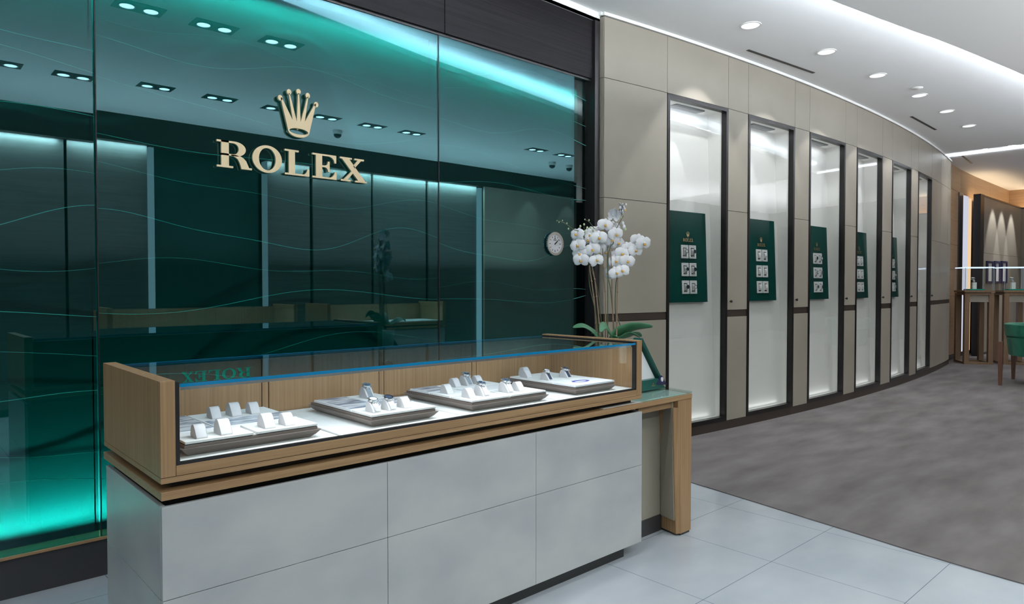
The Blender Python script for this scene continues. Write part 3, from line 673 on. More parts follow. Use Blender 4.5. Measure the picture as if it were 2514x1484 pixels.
for i, (p, q, y0, z) in enumerate([((5.92, 3.24), (7.05, 3.13), 0, ZA), ((9.76, 3.08), (10.84, 3.11), 0, ZA), ((13.62, 3.50), (14.6, 3.60), 0, ZA+.05)]):
    d = Vector((q[0]-p[0], q[1]-p[1], 0)).normalized()*0; n_ = Vector((-(q[1]-p[1]), q[0]-p[0], 0)).normalized()*.016
    m = MB(); P_, Q_ = Vector((p[0], p[1], z-.003)), Vector((q[0], q[1], z-.003))
    m.hexa([P_-n_, Q_-n_, Q_+n_, P_+n_], [v+Vector((0, 0, .004)) for v in (P_-n_, Q_-n_, Q_+n_, P_+n_)])
    tag(m.build('air_slot', M['ink']), ('near long', 'middle', 'farthest')[i]+' thin black air slot in the ceiling above the curved wall', 'air vent', 'ceiling air slots')
sm_ = MB(); sm_.lathe([(.001, -.012), (.05, -.012), (.06, 0)], 20, (8.41, 2.6, ZA)); tag(sm_.build('smoke_detector', M['white']), 'small flat white disc on the ceiling behind the fourth downlight', 'smoke detector')
def twin(x, y, z, label, w=.32, dpt=.19, power=P_SPOT, rz=0):
    t = thing('twin_spotlight', (x, y, z), label, 'ceiling light', 'twin spotlights in the ceiling')
    c, s_ = math.cos(rz), math.sin(rz)
    fn = lambda a, b, h: (x+a*c-b*s_, y+a*s_+b*c, h)
    m = MB(); m.prism([(-w/2, -dpt/2), (w/2, -dpt/2), (w/2, dpt/2), (-w/2, dpt/2)], fn, z-.004, z); m.build('housing', M['housing'], t)
    for q in (-.078, .078):
        m = MB(); m.ring([(q+.057*math.cos(2*PI*i/24), .057*math.sin(2*PI*i/24)) for i in range(24)], [(q+.048*math.cos(2*PI*i/24), .048*math.sin(2*PI*i/24)) for i in range(24)], fn, z-.010, z-.004); r = m.build('reflector', M['steel'], t)
        m = MB(); m.prism([(q+.047*math.cos(2*PI*i/24), .047*math.sin(2*PI*i/24)) for i in range(24)], fn, z-.006, z-.0045); m.build('lamp', M['lamp'], r)
    if power: spot('twin_beam', (x, y, z-.03), (0, 0, 0), power, math.radians(125), .9, (.93, .96, 1.0), .07)
for i, x in enumerate((1.41, 1.93, 2.46)): twin(x, 1.85, ZB, ('left', 'middle', 'right')[i]+' of the three large twin spotlights reflected at the top of the glass')
for i, x in enumerate((.83, 1.38, 2.08, 2.70, 3.33, 3.92, 4.54, 5.12)): twin(x, -.18, ZB, 'twin spotlight number '+str(i+1)+' from the left in the long reflected ceiling row', power=P_SPOT*.8)
for i, x in enumerate((7.1, 7.7)): twin(x, .1, ZB, ('left', 'right')[i]+' twin spotlight reflected above the two dome cameras')
for i, (x, y) in enumerate(((13.18, 3.16), (13.32, 2.66))): twin(x, y, ZA+.07, ('left', 'right')[i]+' twin spotlight in the bright ceiling channel at the far end', .34, .16, P_SPOT*.7, math.radians(-62))
for i, (x, y) in enumerate(((8.9, .5), (10.4, .5), (11.8, .6), (15.3, 1.6), (17, 2.2))): spot('room_beam', (x, y, ZB-.03), (0, 0, 0), P_SPOT*.9, math.radians(120), .9, (.95, .97, 1.0), .07)
for i, (x, y) in enumerate(((4.35, -.70), (8.0, -.45), (8.4, -.45))):
    t = thing('dome_camera', (x, y, ZB), ('single', 'left of the pair of', 'right of the pair of')[i]+' grey ceiling dome camera reflected in the glass', 'security camera', 'ceiling dome cameras')
    m = MB(); m.lathe([(.06, 0), (.06, -.03), (.05, -.05)], 20, (x, y, ZB)); m.build('collar', M['white'], t)
    m = MB(); m.lathe([(.05, -.05), (.046, -.07), (.03, -.09), (.001, -.1)], 20, (x, y, ZB)); m.build('dome', M['housing'], t)

struct(box('wall_side', M['darkwood'], None, 9.9, 19.5, -5.2, -5.0, 0, 3.6))
struct(box('wall_return', M['darkwood'], None, 9.9, 10.0, -5.2, VO-.5, 0, 3.5))
# ------------------------------------------------------------------ opposite wall (seen in the glass)
wo = struct(bpy.data.objects.new('wall_opposite', None)); C.objects.link(wo); OFF['wall_opposite'] = Vector((0, 0, 0))
box('header', M['core'], wo, -4, 9.9, VO-.5, VO, 3.02, ZB+.02)
box('backing', M['core'], wo, -4, 9.9, VO-.6, VO-.5, 0, 3.2)
for a, b in ((-2.5, -.2), (-.19, 1.56), (1.59, 2.40), (3.86, 4.47), (4.52, 5.45), (5.49, 6.44), (6.49, 7.48)):
    box('wall_panel', M['taupewall'], wo, a, b, VO-.16, VO-.12, .08, 3.10)
box('green_panel', M['green_recess'], wo, 2.50, 3.80, VO-.30, VO-.26, 0, 3.02)
for a, b in ((7.56, 9.9),):
    for z0, z1 in ((.08, 1.10), (1.104, 2.10), (2.104, 3.02)): box('end_panel', M['beige'], wo, a, b, VO-.04, VO, z0, z1)
box('dark_band', M['black'], wo, -4, 9.9, VO-.3, VO-.2, 0, .1)
for a, b in ((-2.4, 1.5), (1.6, 2.4), (3.86, 5.45), (5.5, 7.48)):
    area('wall_wash', ((a+b)/2, VO-.075, 3.012), (math.radians(-14), 0, 0), b-a, .03, P_BACKW*(b-a)/1.5, (.85, 1, .97))
for a, b in ((2.405, 2.46), (7.485, 7.55)): box('light_column', emit('column_light', (.72, .95, 1.0), 1.1), wo, a, b, VO-.14, VO-.06, .3, 3.0)
box('light_column', emit('side_column_light', (.72, .95, 1.0), .8), wo, 3.80, 3.825, VO-.15, VO-.02, .3, 3.0)
for x in (8.6, 9.6): spot('scallop', (x, VO+.35, 3.3), (math.radians(-14), 0, 0), 30, math.radians(50), .4)
def back_counter(u0, u1, label):
    t = thing('rear_counter', ((u0+u1)/2, -.9, 0), label, 'display counter', 'counters reflected in the glass')
    box('body', M['stone'], t, u0, u1, -1.2, -.62, 0, .76); box('desk_slab', M['oak_u'], t, u0, u1, -1.2, -.60, .77, .80)
    for a, b in ((u0, u0+.045), (u1-.045, u1)): box('end_panel', M['oak_v'], t, a, b, -1.2, -.6, .84, 1.13)
    box('case_base', M['oak_u'], t, u0, u1, -1.2, -.60, .82, .86); box('back_panel', M['oak_v'], t, u0+.045, u1-.045, -1.2, -1.17, .86, 1.10)
    box('deck', M['pad'], t, u0+.05, u1-.05, -1.16, -.62, .861, .875); box('glass_top', M['glass'], t, u0+.045, u1-.045, -1.2, -.6, 1.105, 1.118)
    box('glass_front', M['glass'], t, u0+.045, u1-.045, -.61, -.60, .86, 1.10)
    area('rear_case_led', ((u0+u1)/2, -.64, 1.09), (math.radians(-25), 0, 0), u1-u0-.2, .01, 2.0)
back_counter(1.72, 3.75, 'left wooden glass-topped counter seen only as a reflection in the teal glass')
back_counter(4.14, 5.98, 'right wooden glass-topped counter seen only as a reflection in the teal glass')

# ================================================================== MAIN COUNTER
U0, U1, V0, V1 = .588, 2.830, 2.107, 2.745
ct = thing('stone_counter', (1.7, 2.4, 0), 'pale stone clad counter block with thin joints standing on the tiles', 'counter')
box('core', M['core'], ct, U0+.015, U1-.003, V0+.015, V1-.003, .06, .712)
box('plinth', M['black'], ct, U0+.08, U1-.10, V0+.035, V1-.05, 0, .06)
ux = [U0, 1.336, 2.081, U1]; zx = [.060, .4505, .722]
for a, b in zip(ux[:-1], ux[1:]):
    for z0, z1 in zip(zx[:-1], zx[1:]): box('stone_slab', M['stone'], ct, a+.001, b-.001, V0, V0+.014, z0+.001, z1-.001, .0008)
for z0, z1 in zip(zx[:-1], zx[1:]): box('stone_slab', M['stone'], ct, U0, U0+.014, V0+.0155, V1, z0+.001, z1-.001, .0008); 
for z0, z1 in zip(zx[:-1], zx[1:]): box('stone_slab', M['stone'], ct, U1-.0025, U1, V0+.0155, V1, z0+.001, z1-.001)
box('spacer', M['core'], ct, U0+.04, U1-.04, V0+.05, V1-.04, .712, .739)

# desk: long oak slab running out to the right, end leg, modesty panel, glass
dk = thing('oak_desk', (3.0, 2.4, 0), 'oak desk extending right of the counter with slanted end leg and glass top', 'desk')
DE = 3.283
def slabpoly(x0, e=0): return [(x0, V0), (DE-.003, V0), (3.312, 2.26), (3.305, 2.62), (3.20, 2.78), (x0, 2.78)]
m = MB(); tri_prism(m, slabpoly(U0), lambda a, b, h: (a, b, h), .739, .763); m.build('desk_slab', M['oak_u'], dk, .001)
m = MB(); tri_prism(m, [(2.55, 2.125), (3.262, 2.125), (3.285, 2.26), (3.28, 2.60), (3.19, 2.75), (2.55, 2.75)], lambda a, b, h: (a, b, h), .763, .7645); m.build('leather_inset', M['pad'], dk)
m = MB(); tri_prism(m, [(2.845, V0+.002), (3.281, V0+.002), (3.310, 2.262), (3.303, 2.618), (3.20, 2.775), (2.845, 2.775)], lambda a, b, h: (a, b, h), .765, .775); m.build('glass_sheet', M['deskglass'], dk, .0008)
m = MB(); m.hexa([(3.187, V0+.004, .012), (3.2799, V0+.004, .012), (3.300, 2.62, .012), (3.252, 2.62, .012)], [(3.150, V0+.004, .739), (3.2825, V0+.004, .739), (3.303, 2.62, .739), (3.215, 2.62, .739)]); m.build('leg', M['oak_v'], dk, .0015)
m = MB(); m.hexa([(3.160, V0+.02, .012), (3.187, V0+.005, .012), (3.196, 2.24, .012), (3.188, 2.24, .012)], [(3.128, V0+.02, .70), (3.152, V0+.005, .70), (3.19, 2.24, .70), (3.182, 2.24, .70)]); m.build('leg_bevel', M['oak_v'], dk)
m = MB(); m.hexa([(3.150, V0+.026, .085), (3.158, V0+.026, .085), (3.188, 2.24, .085), (3.180, 2.24, .085)], [(3.124, V0+.026, .735), (3.134, V0+.026, .735), (3.188, 2.24, .735), (3.178, 2.24, .735)]); m.build('leg_inset', M['beige'], dk)
box('modesty_panel', M['beige'], dk, 2.835, 3.196, 2.245, 2.262, .088, .739)
box('kickboard', M['skirt'], dk, 2.835, 3.20, 2.238, 2.262, 0, .088)
box('foot_pad', M['black'], dk, 3.19, 3.275, V0+.01, 2.6, 0, .012)
box('under_rail', M['oak_u'], dk, 2.84, 3.16, V0+.03, V0+.05, .70, .739)

# display case on the slab
cs = thing('display_case', (1.7, 2.4, .763), 'long low oak display case with glass front and top on the counter', 'display case')
ZC0, ZC1 = .787, 1.080; D0, D1 = V0, 2.77; EU = 2.826
box('riser', M['core'], cs, U0+.04, EU-.03, V0+.045, D1-.05, .7645, .787)
box('base_rail', M['oak_u'], cs, U0, EU, D0, D1, ZC0, .803, .001)
mm = MB(); mm.box(U0+.041, EU-.043, D0, D0+.014, .8045, .834); mm.build('front_rail', M['oak_u'], cs, .0008)
box('floor_board', M['core'], cs, U0+.04, EU-.04, D0+.014, D1-.03, .8045, .815)
box('end_panel', M['oak_v'], cs, U0, U0+.040, D0, D1, .8045, ZC1, .001)
box('end_panel', M['oak_v'], cs, EU-.042, EU, D0, D1, .8045, ZC1, .001)
for a, b in ((U0+.040, 1.128), (1.130, 1.156), (1.158, 1.668), (1.670, 1.694), (1.696, 2.209), (2.211, 2.239), (2.241, EU-.042)):
    box('back_panel', M['oak_v'], cs, a+.001, b-.001, 2.70, 2.725, .815, 1.060)
box('back_frame', M['core'], cs, U0+.04, EU-.042, 2.726, D1, .815, 1.055)
for a in (U0+.0405, EU-.0535): box('gasket', M['black'], cs, a, a+.011, D0+.001, D0+.02, .834, ZC1-.006)
box('sill', M['black'], cs, U0+.052, EU-.054, D0+.001, D0+.016, .8345, .842)
box('glass_front', M['frontglass'], cs, U0+.052, EU-.054, D0+.003, D0+.011, .842, 1.058)
gt = box('glass_top', M['topglass'], cs, U0+.042, EU-.044, D0+.0005, D1, 1.060, 1.069)
box('glass_edge', M['blueedge'], cs, U0+.052, EU-.054, D0-.0012, D0+.0003, 1.0595, 1.0695)
box('glass_edge', M['blueedge'], cs, U0+.042, EU-.044, D1+.0003, D1+.0015, 1.0595, 1.0695)
box('side_gasket', M['black'], cs, EU-.0438, EU-.042, D0+.02, D1, 1.055, 1.074)
box('led_bar', M['steel'], cs, U0+.06, EU-.06, D0+.013, D0+.021, 1.049, 1.058)
L = EU-U0-.30
area('case_led', ((U0+EU)/2, D0+.030, 1.052), (math.radians(28), 0, 0), L, .010, P_CASE, (.93, .96, 1.0))

q0 = atV(446, 915, 2.698); q1 = atV(617, 904, 2.698); q2 = atV(446, 941, 2.698)  # green word mirrored in the top glass, painted onto the wooden back panel
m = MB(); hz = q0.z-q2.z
add_word(m, 0, 0, q1.x-q0.x, hz, lambda a, b, h: ((q0.x+q1.x)/2-a, h, q0.z-b), 2.6985, 2.6998); m.build('lettering_reflection', M['painted_reflection'], cs)
# deck pads
for i, (a, b) in enumerate(((U0+.046, 1.153), (1.166, 1.688), (1.700, 2.232), (2.246, EU-.050))):
    t = thing('deck_pad', ((a+b)/2, 2.4, .815), ('leftmost', 'second from left', 'third from left', 'rightmost')[i]+' white leather base pad lining the display case', 'pad', 'white pads lining the display case')
    box('cover', M['pad'], t, a, b, D0+.020, 2.695, .8155, .8425, .004)
    if i < 3: box('pull_tab', M['pad'], t, b-.045, b-.004, D0+.0165, D0+.0195, .820, .840)

# trays (inverted frustum rim) and what lies on them
ZR = .885
def tray(u0, u1, label):
    t = thing('display_tray', ((u0+u1)/2, 2.385, .8425), label, 'tray', 'taupe trays in the display case')
    v0, v1 = 2.142, 2.628; q = .028
    m = MB(); m.hexa([(u0+q, v0+q, .8427), (u1-q, v0+q, .8427), (u1-q, v1-q, .8427), (u0+q, v1-q, .8427)], [(u0+q*.5, v0+q*.5, .853), (u1-q*.5, v0+q*.5, .853), (u1-q*.5, v1-q*.5, .853), (u0+q*.5, v1-q*.5, .853)])
    m.hexa([(u0+q*.5, v0+q*.5, .853), (u1-q*.5, v0+q*.5, .853), (u1-q*.5, v1-q*.5, .853), (u0+q*.5, v1-q*.5, .853)], [(u0, v0, .8695), (u1, v0, .8695), (u1, v1, .8695), (u0, v1, .8695)]); m.build('dish', M['taupe'], t, .0006)
    box('inner_step', M['taupe'], t, u0+.010, u1-.010, v0+.010, v1-.010, .8695, .8790, .0006)
    box('liner', M['pad'], t, u0+.018, u1-.018, v0+.018, v1-.018, .8790, .8805)
    return t
TR = [(.655, 1.100), (1.288, 1.590), (1.752, 2.198), (2.372, 2.672)]
for i, (a, b) in enumerate(TR): tray(a, b, ('leftmost taupe tray', 'second taupe tray from left', 'third taupe tray from left', 'rightmost taupe tray')[i]+(' holding only empty cushions', ' with three watches on it', ' with three watches among six cushions', ' with two leather strap watches')[i])
PZ0, PZ1 = .8815, .8890
def plate(u0, u1, v0, v1, label):
    o = MB().box(u0, u1, v0, v1, PZ0, PZ1).build('display_plate', M['pad'], None, .0008)
    e = MB().box(u0+.002, u1-.002, v0+.002, v1-.002, PZ0-.0008, PZ0).build('under_edge', M['navy'], o); tag(o, label, 'plate', 'white plates on the trays'); return o
def card(u0, u1, v0, v1, label, mat='card', z=PZ1, extra=None):
    o = MB().box(u0, u1, v0, v1, PZ0, PZ0+.0085).build('picture_card', M['cardw'], None, .0005)
    i = MB().box(u0+.006, u1-.004, v0+.006, v1-.004, PZ0+.0085, PZ0+.0090).build('print', M[mat], o)
    tag(o, label, 'picture card', 'printed cards on the trays'); return o
g = .006
def cols(u0, n, w=.1385): return [(u0+i*(w+g), u0+i*(w+g)+w) for i in range(n)]
r0, r1, r2 = (2.150, 2.292), (2.300, 2.440), (2.448, 2.590)
a = TR[0][0]+.008
k1 = .655+.012
plate(k1, k1+.205, *r0, 'front left white plate with two cushions on the leftmost tray'); plate(k1+.217, k1+.422, *r0, 'front right white plate with two cushions on the leftmost tray')
plate(k1+.145, k1+.422, *r2, 'back white plate with three cushions on the leftmost tray')
card(k1+.145, k1+.422, 2.300, 2.442, 'long grey picture strip between the cushion rows of the leftmost tray'); card(k1, k1+.139, 2.300, 2.590, 'grey picture card at the left end of the leftmost tray')
k2 = 1.298
card(k2, k2+.139, 2.300, 2.590, 'large pale picture card at the left of the second tray'); plate(k2+.145, k2+.283, *r2, 'back white plate under the large watch on the second tray')
card(k2+.145, k2+.283, *r1, 'small picture card in the middle of the second tray'); plate(k2, k2+.283, *r0, 'front white plate with two watches and a cushion on the second tray')
k3 = 1.762
card(k3, k3+.139, *r2, 'blue-grey picture card in the back left of the third tray'); plate(k3+.145, k3+.422, *r2, 'back white plate with three cushions on the third tray')
plate(k3, k3+.139, *r1, 'middle left white plate with one cushion on the third tray'); card(k3+.145, k3+.422, *r1, 'white printed card in the middle of the third tray', 'cardw')
plate(k3, k3+.205, *r0, 'front left white plate on the third tray'); plate(k3+.217, k3+.422, *r0, 'front right white plate on the third tray')
k4 = 2.380
plate(k4, k4+.139, 2.300, 2.600, 'left white plate with two cushions on the rightmost tray'); plate(k4+.145, k4+.283, 2.300, 2.600, 'back right white plate on the rightmost tray')
cd = card(k4, k4+.283, *r0, 'white card with blue ring print at the front of the rightmost tray', 'cardw')
m = MB(); m.ring([(k4+.13+.055*math.cos(2*PI*i/30), 2.235+.030*math.sin(2*PI*i/30)) for i in range(30)], [(k4+.125+.038*math.cos(2*PI*i/30), 2.232+.016*math.sin(2*PI*i/30)) for i in range(30)], lambda a, b, h: (a, b, h), PZ0+.0090, PZ0+.0094); m.build('ring_print', M['blueink'], cd)

sh = .012   # holders: measured front-left corners, recentred on the plates
H = [ # name, u, v, tall, watch, label
 (.868, 2.455, 0, None, 'empty grey cushion, left one in the back row of the leftmost tray'),
 (.938, 2.455, 1, None, 'empty grey cushion, middle one in the back row of the leftmost tray'),
 (1.006, 2.457, 0, None, 'empty grey cushion, right one in the back row of the leftmost tray'),
 (.722, 2.168, 0, None, 'empty grey cushion, leftmost in the front row of the leftmost tray'),
 (.796, 2.168, 1, None, 'tall empty grey cushion, second in the front row of the leftmost tray'),
 (.936, 2.170, 1, None, 'tall empty grey cushion, third in the front row of the leftmost tray'),
 (1.004, 2.172, 0, None, 'empty grey cushion, rightmost in the front row of the leftmost tray'),
 (1.492, 2.475, 1, WSB, 'grey cushion at the back of the second tray under the large watch'),
 (1.340, 2.180, 0, WL, 'grey cushion at the front left of the second tray under a pale-dial watch'),
 (1.408, 2.182, 0, WB, 'grey cushion at the front middle of the second tray under a dark-bezel watch'),
 (1.478, 2.183, 0, None, 'empty grey cushion at the front right of the second tray'),
 (1.955, 2.482, 0, None, 'empty grey cushion, left one in the back row of the third tray'),
 (2.024, 2.482, 1, WSB, 'grey cushion, middle one in the back row of the third tray, carrying a watch'),
 (2.091, 2.484, 0, None, 'empty grey cushion, right one in the back row of the third tray'),
 (1.808, 2.350, 0, None, 'empty grey cushion alone on the middle left of the third tray'),
 (1.806, 2.198, 0, None, 'empty grey cushion, leftmost in the front row of the third tray'),
 (1.880, 2.198, 1, WSB, 'grey cushion, second in the front row of the third tray, carrying a watch'),
 (2.018, 2.196, 1, WSB, 'grey cushion, third in the front row of the third tray, carrying a watch'),
 (2.086, 2.197, 0, None, 'empty grey cushion, rightmost in the front row of the third tray'),
 (2.416, 2.490, 0, None, 'empty grey cushion at the back left of the rightmost tray'),
 (2.428, 2.355, 0, WTL, 'grey cushion in the middle of the rightmost tray under a pale strap watch'),
 (2.562, 2.355, 0, WT, 'grey cushion at the right of the rightmost tray under a dark strap watch'),
 (2.452, 2.530, 1, None, 'empty grey cushion half hidden behind the pale strap watch')]
WLAB = {7: 'large steel watch with dark dial at the back of the second tray', 8: 'steel watch with pale dial at the front left of the second tray', 9: 'steel watch with dark bezel in the front middle of the second tray',
 12: 'steel watch with dark dial in the back row of the third tray', 16: 'steel watch with dark dial, front left on the third tray', 17: 'steel watch with finely linked bracelet, front right on the third tray',
 20: 'watch with pale dial and dark blue leather strap on the rightmost tray', 21: 'watch with dark dial and dark blue leather strap on the rightmost tray'}
for i, (u, v, tall, wt, lab) in enumerate(H):
    place(CUB if tall else CU, (u, v, PZ1), lab, 'watch cushion', 'grey watch cushions in the display case')
    if wt: place(wt, (u, v, PZ1+.0005), WLAB[i], 'watch', 'watches in the display case')

# ------------------------------------------------------------------ desk items
# easel stand with green triangular frame
es = thing('tabletop_easel', (3.15, 2.31, .775), 'dark green tabletop stand with slanted frame, white card and gold logo behind the case', 'display stand')
VE = 2.30
def P2(x, y, v=VE): q = atV(x, y, v); return (q.x, q.z)
def bar(p, q, w): 
    a = Vector((p[0], 0, p[1])); b = Vector((q[0], 0, q[1])); t = (b-a).normalized(); n_ = Vector((t.z, 0, -t.x))*w
    return [((a-n_).x, (a-n_).z), ((b-n_).x, (b-n_).z), ((b+n_).x, (b+n_).z), ((a+n_).x, (a+n_).z)]
tp = P2(1572, 822); bt = P2(1626, 946)
m = MB(); tri_prism(m, bar(P2(1573, 833), P2(1626.5, 944), .0078), signfn, VE-.01, VE+.05); m.build('frame', M['greenframe'], es, .001)
m = MB(); tri_prism(m, [P2(1550, 850), P2(1573, 848), P2(1612, 929), P2(1550, 938)], signfn, VE+.012, VE+.018); m.build('white_card', M['cardw'], es)
m = MB(); tri_prism(m, [P2(1540, 940), P2(1608, 929), P2(1622, 946), P2(1628, 951), P2(1540, 966)], signfn, VE-.02, VE+.04); eb = m.build('base', M['greenframe'], es, .001)
m = MB(); tri_prism(m, [P2(1603, 943), P2(1617, 922), P2(1628, 944)], signfn, VE-.024, VE-.012); m.build('corner_bracket', M['navy'], es)
m = MB(); m.prism([(P2(1615.5, 931)[0]+.0085*math.cos(2*PI*i/24), P2(1615.5, 931)[1]+.0125*math.sin(2*PI*i/24)) for i in range(24)], signfn, VE-.030, VE-.024); m.build('lens_button', M['dialw'], es)
lx, lz = P2(1597, 943); m = MB(); add_crown(m, lx-.003, lz-.003, .005, .013, signfn, VE-.0215, VE-.0202); add_word(m, lx, lz-.012, .030, .007, signfn, VE-.0215, VE-.0202); m.build('logo', M['goldpale'], es)

# orchid
OX, OY = 2.985, 2.50; DEP = OX*_cy+OY*_sy
og = thing('potted_orchid', (OX, OY, .775), 'white moth orchid with tall staked stems and broad leaves behind the case end', 'plant')
m = MB(); m.lathe([(.06, 0), (.085, .02), (.10, .12), (.105, .22), (.10, .22), (.09, .20)], 32, (OX, OY, .7755)); m.build('pot', M['pot'], og)
m = MB(); m.lathe([(.001, .195), (.091, .195)], 24, (OX, OY, .7755)); m.build('bark', M['soil'], og)
def OP(cx_, cy_, dd=0): return atD(1320+cx_/4.009, 480+cy_/4.009, DEP+dd)
def stem(pts, r, mat, name='stem', seg=7):
    pp = smooth_path([OP(x, y, d) for x, y, d in pts], 6)
    rr = [r*(1-.35*i/len(pp)) for i in range(len(pp))]
    m = MB(); m.tube(pp, rr, seg)
    if name == 'stake':
        for k in range(3, len(pp)-2, 5): m.tube([pp[k]-Vector((0, 0, .003)), pp[k]+Vector((0, 0, .003))], r*1.35, 7)
    return m.build(name, M[mat], og)
stem([(585, 1420, .02), (560, 1080, .01), (535, 880, .0), (508, 690, 0)], .0045, 'cane', 'stake')
stem([(618, 1420, -.01), (590, 1080, 0), (565, 860, 0), (535, 690, 0)], .0042, 'cane', 'stake')
stem([(668, 1420, 0), (668, 1050, .01), (650, 760, .01), (640, 520, 0)], .0042, 'cane', 'stake')
stem([(748, 1420, .01), (735, 1000, 0), (728, 760, 0), (718, 540, 0)], .0042, 'cane', 'stake')
stem([(775, 1420, -.02), (782, 1050, -.01), (790, 810, 0)], .0045, 'cane', 'stake')
stem([(600, 1420, 0), (570, 1150, .0), (510, 880, .02), (505, 660, .02), (480, 500, .01), (440, 370, 0), (350, 335, -.01), (270, 275, -.01), (185, 248, -.02)], .0030, 'stemg')
stem([(640, 1420, .02), (600, 1000, .03), (560, 830, .03), (500, 640, .02), (470, 440, .02), (455, 310, .02)], .0028, 'stemg')
stem([(690, 1420, -.02), (690, 900, -.02), (695, 600, -.01), (720, 500, 0), (745, 460, 0), (700, 330, 0), (760, 200, .01), (860, 80, .01)], .0028, 'stemg')
stem([(760, 1420, 0), (720, 950, .01), (690, 780, .01), (690, 520, .01), (730, 420, 0), (790, 300, 0), (845, 200, 0)], .0026, 'stemg')
stem([(800, 1420, .03), (765, 1150, .02), (768, 900, .01), (785, 800, 0), (830, 690, 0), (900, 590, 0), (980, 520, 0), (1060, 480, 0)], .0028, 'stemg')
stem([(560, 330, .01), (510, 265, .01), (465, 238, .01)], .0022, 'stemg')
stem([(780, 1180, .02), (820, 1310, .02), (830, 1400, .02)], .0030, 'stemg', 'root')
# leaves: strips with a folded midrib
def leaf(pts, wmax, fold=.25, roll=0.0):
    pp = smooth_path([OP(x, y, d) for x, y, d in pts], 8); n = len(pp); vs = []; fs = []
    for i, p in enumerate(pp):
        t = (pp[min(i+1, n-1)]-pp[max(i-1, 0)]).normalized(); up = Vector((0, 0, 1)); sd = t.cross(up).normalized(); up2 = sd.cross(t).normalized()
        sd = (sd*math.cos(roll)+up2*math.sin(roll)).normalized(); up2 = sd.cross(t).normalized()
        s_ = i/(n-1); w = wmax*(math.sin(PI*min(1, .12+.88*s_)**.8)**.6 if s_ < .999 else .02); w = max(w, .003)
        for k, q in enumerate((-1, -.5, 0, .5, 1)): vs.append(p+sd*w*q+up2*abs(q)*w*fold)
    for i in range(n-1):
        for k in range(4): a = i*5+k; fs.append((a, a+1, a+6, a+5))
    m = MB(); m.add(vs, fs, True); o = m.build('leaf', M['leaf'], og)
    sd_ = o.modifiers.new('thick', 'SOLIDIFY'); sd_.thickness = .003; return o
leaf([(640, 1440, 0), (560, 1360, .0), (450, 1290, -.02), (350, 1300, -.05)], .030, .25, .5)
leaf([(745, 1440, -.02), (700, 1350, -.06), (650, 1285, -.09), (615, 1345, -.12)], .030, .3, .9)
leaf([(730, 1430, 0), (800, 1360, .0), (950, 1300, -.02), (1135, 1290, -.04)], .042, .25, .75)
leaf([(760, 1430, .02), (860, 1400, .0), (930, 1370, -.03), (1010, 1400, -.05)], .032, .25, .3)
leaf([(660, 1430, .02), (600, 1390, .0), (560, 1360, 0), (530, 1355, 0)], .020, .25, .5)
leaf([(780, 1440, .05), (850, 1380, .1), (960, 1360, .12), (1020, 1390, .14)], .035, .25, .2)
leaf([(720, 1440, -.02), (760, 1400, -.05), (800, 1400, -.08)], .018, .25, .6)
# blossom prototype: faces -Y
def make_blossom():
    r = proto('blossom')
    m = MB()
    def petal(ang, ln, wd, cup, d0, base=.15):
        n, k = 8, 6; vs = []; fs = []
        for i in range(n+1):
            s_ = i/n; w = wd*math.sin(PI*(base+(1-base)*s_*.97))**.55
            for j in range(k+1):
                q = j/k*2-1; x = q*w; y = s_*ln; z = d0+cup*(s_**2)-.15*cup*0+.006*q*q-.004*math.sin(PI*s_)
                ca, sa = math.cos(ang), math.sin(ang)
                vs.append((x*ca-y*sa, z, x*sa+y*ca))
        for i in range(n):
            for j in range(k): a = i*(k+1)+j; fs.append((a, a+1, a+k+2, a+k+1))
        m.add(vs, fs, True)
    for an in (0, math.radians(122), math.radians(-122)): petal(an, .040, .0155, .008, .002)
    for an in (math.radians(72), math.radians(-72)): petal(an, .043, .026, .004, -.002, .08)
    o = m.build('petals', M['petal'], r, recalc=False)
    l = MB(); l.lathe([(.0005, 0), (.006, .003), (.007, .009), (.003, .014), (.0005, .015)], 10, (0, 0, 0))
    lo = l.build('lip', M['lip'], r); lo.rotation_euler = (PI/2, 0, 0); lo.location = (0, -.002, -.004)
    l = MB(); l.lathe([(.0005, 0), (.0045, .003), (.004, .012), (.0005, .014)], 10, (0, 0, 0))
    l2 = l.build('column', M['petal'], r); l2.rotation_euler = (PI/2, 0, 0); l2.location = (0, -.002, .004)
    return r
BL = make_blossom()
fl = [(385, 385, 0, -20), (395, 495, -.01, -15), (370, 470, .02, -40), (415, 575, 0, -10), (425, 640, -.01, -5), (470, 590, .02, 10), (515, 395, .01, -15), (500, 440, 0, -10), (530, 370, .03, 0), (605, 420, -.03, 0), (665, 295, -.01, 5), (640, 350, .02, 0), (655, 440, .01, 10), (770, 385, -.01, 20), (735, 440, .0, 10), (790, 470, .02, 30), (740, 320, .03, 10), (540, 535, -.02, -10), (590, 520, .01, 0), (600, 570, .02, 20), (580, 640, -.02, 10), (520, 600, .03, -10), (690, 470, .03, 10), (1045, 475, -.01, 30), (985, 450, .02, 20), (965, 545, 0, 20), (895, 525, .02, 10), (835, 575, 0, 0), (885, 650, -.01, 30), (790, 610, .02, -10), (770, 650, .0, 0), (745, 710, .02, -20), (830, 745, -.02, 20), (775, 765, -.02, 0), (720, 760, .03, -30), (700, 770, .05, -60), (760, 200, .0, 150), (840, 140, .0, 110), (660, 560, .03, 70)]
view = math.atan2(OY, OX)-PI/2
for i, (x, y, d, tw) in enumerate(fl):
    b = BL if i == 0 else copy_tree(BL)
    b.parent = og; b.name = 'blossom'; b.location = OP(x, y, d)-Vector(og.location)
    s_ = 1.0+.16*random.random(); b.scale = (s_, s_, s_)
    b.rotation_euler = (random.uniform(-.25, .15), random.uniform(-.3, .3), view+math.radians(tw+random.uniform(-14, 14)))
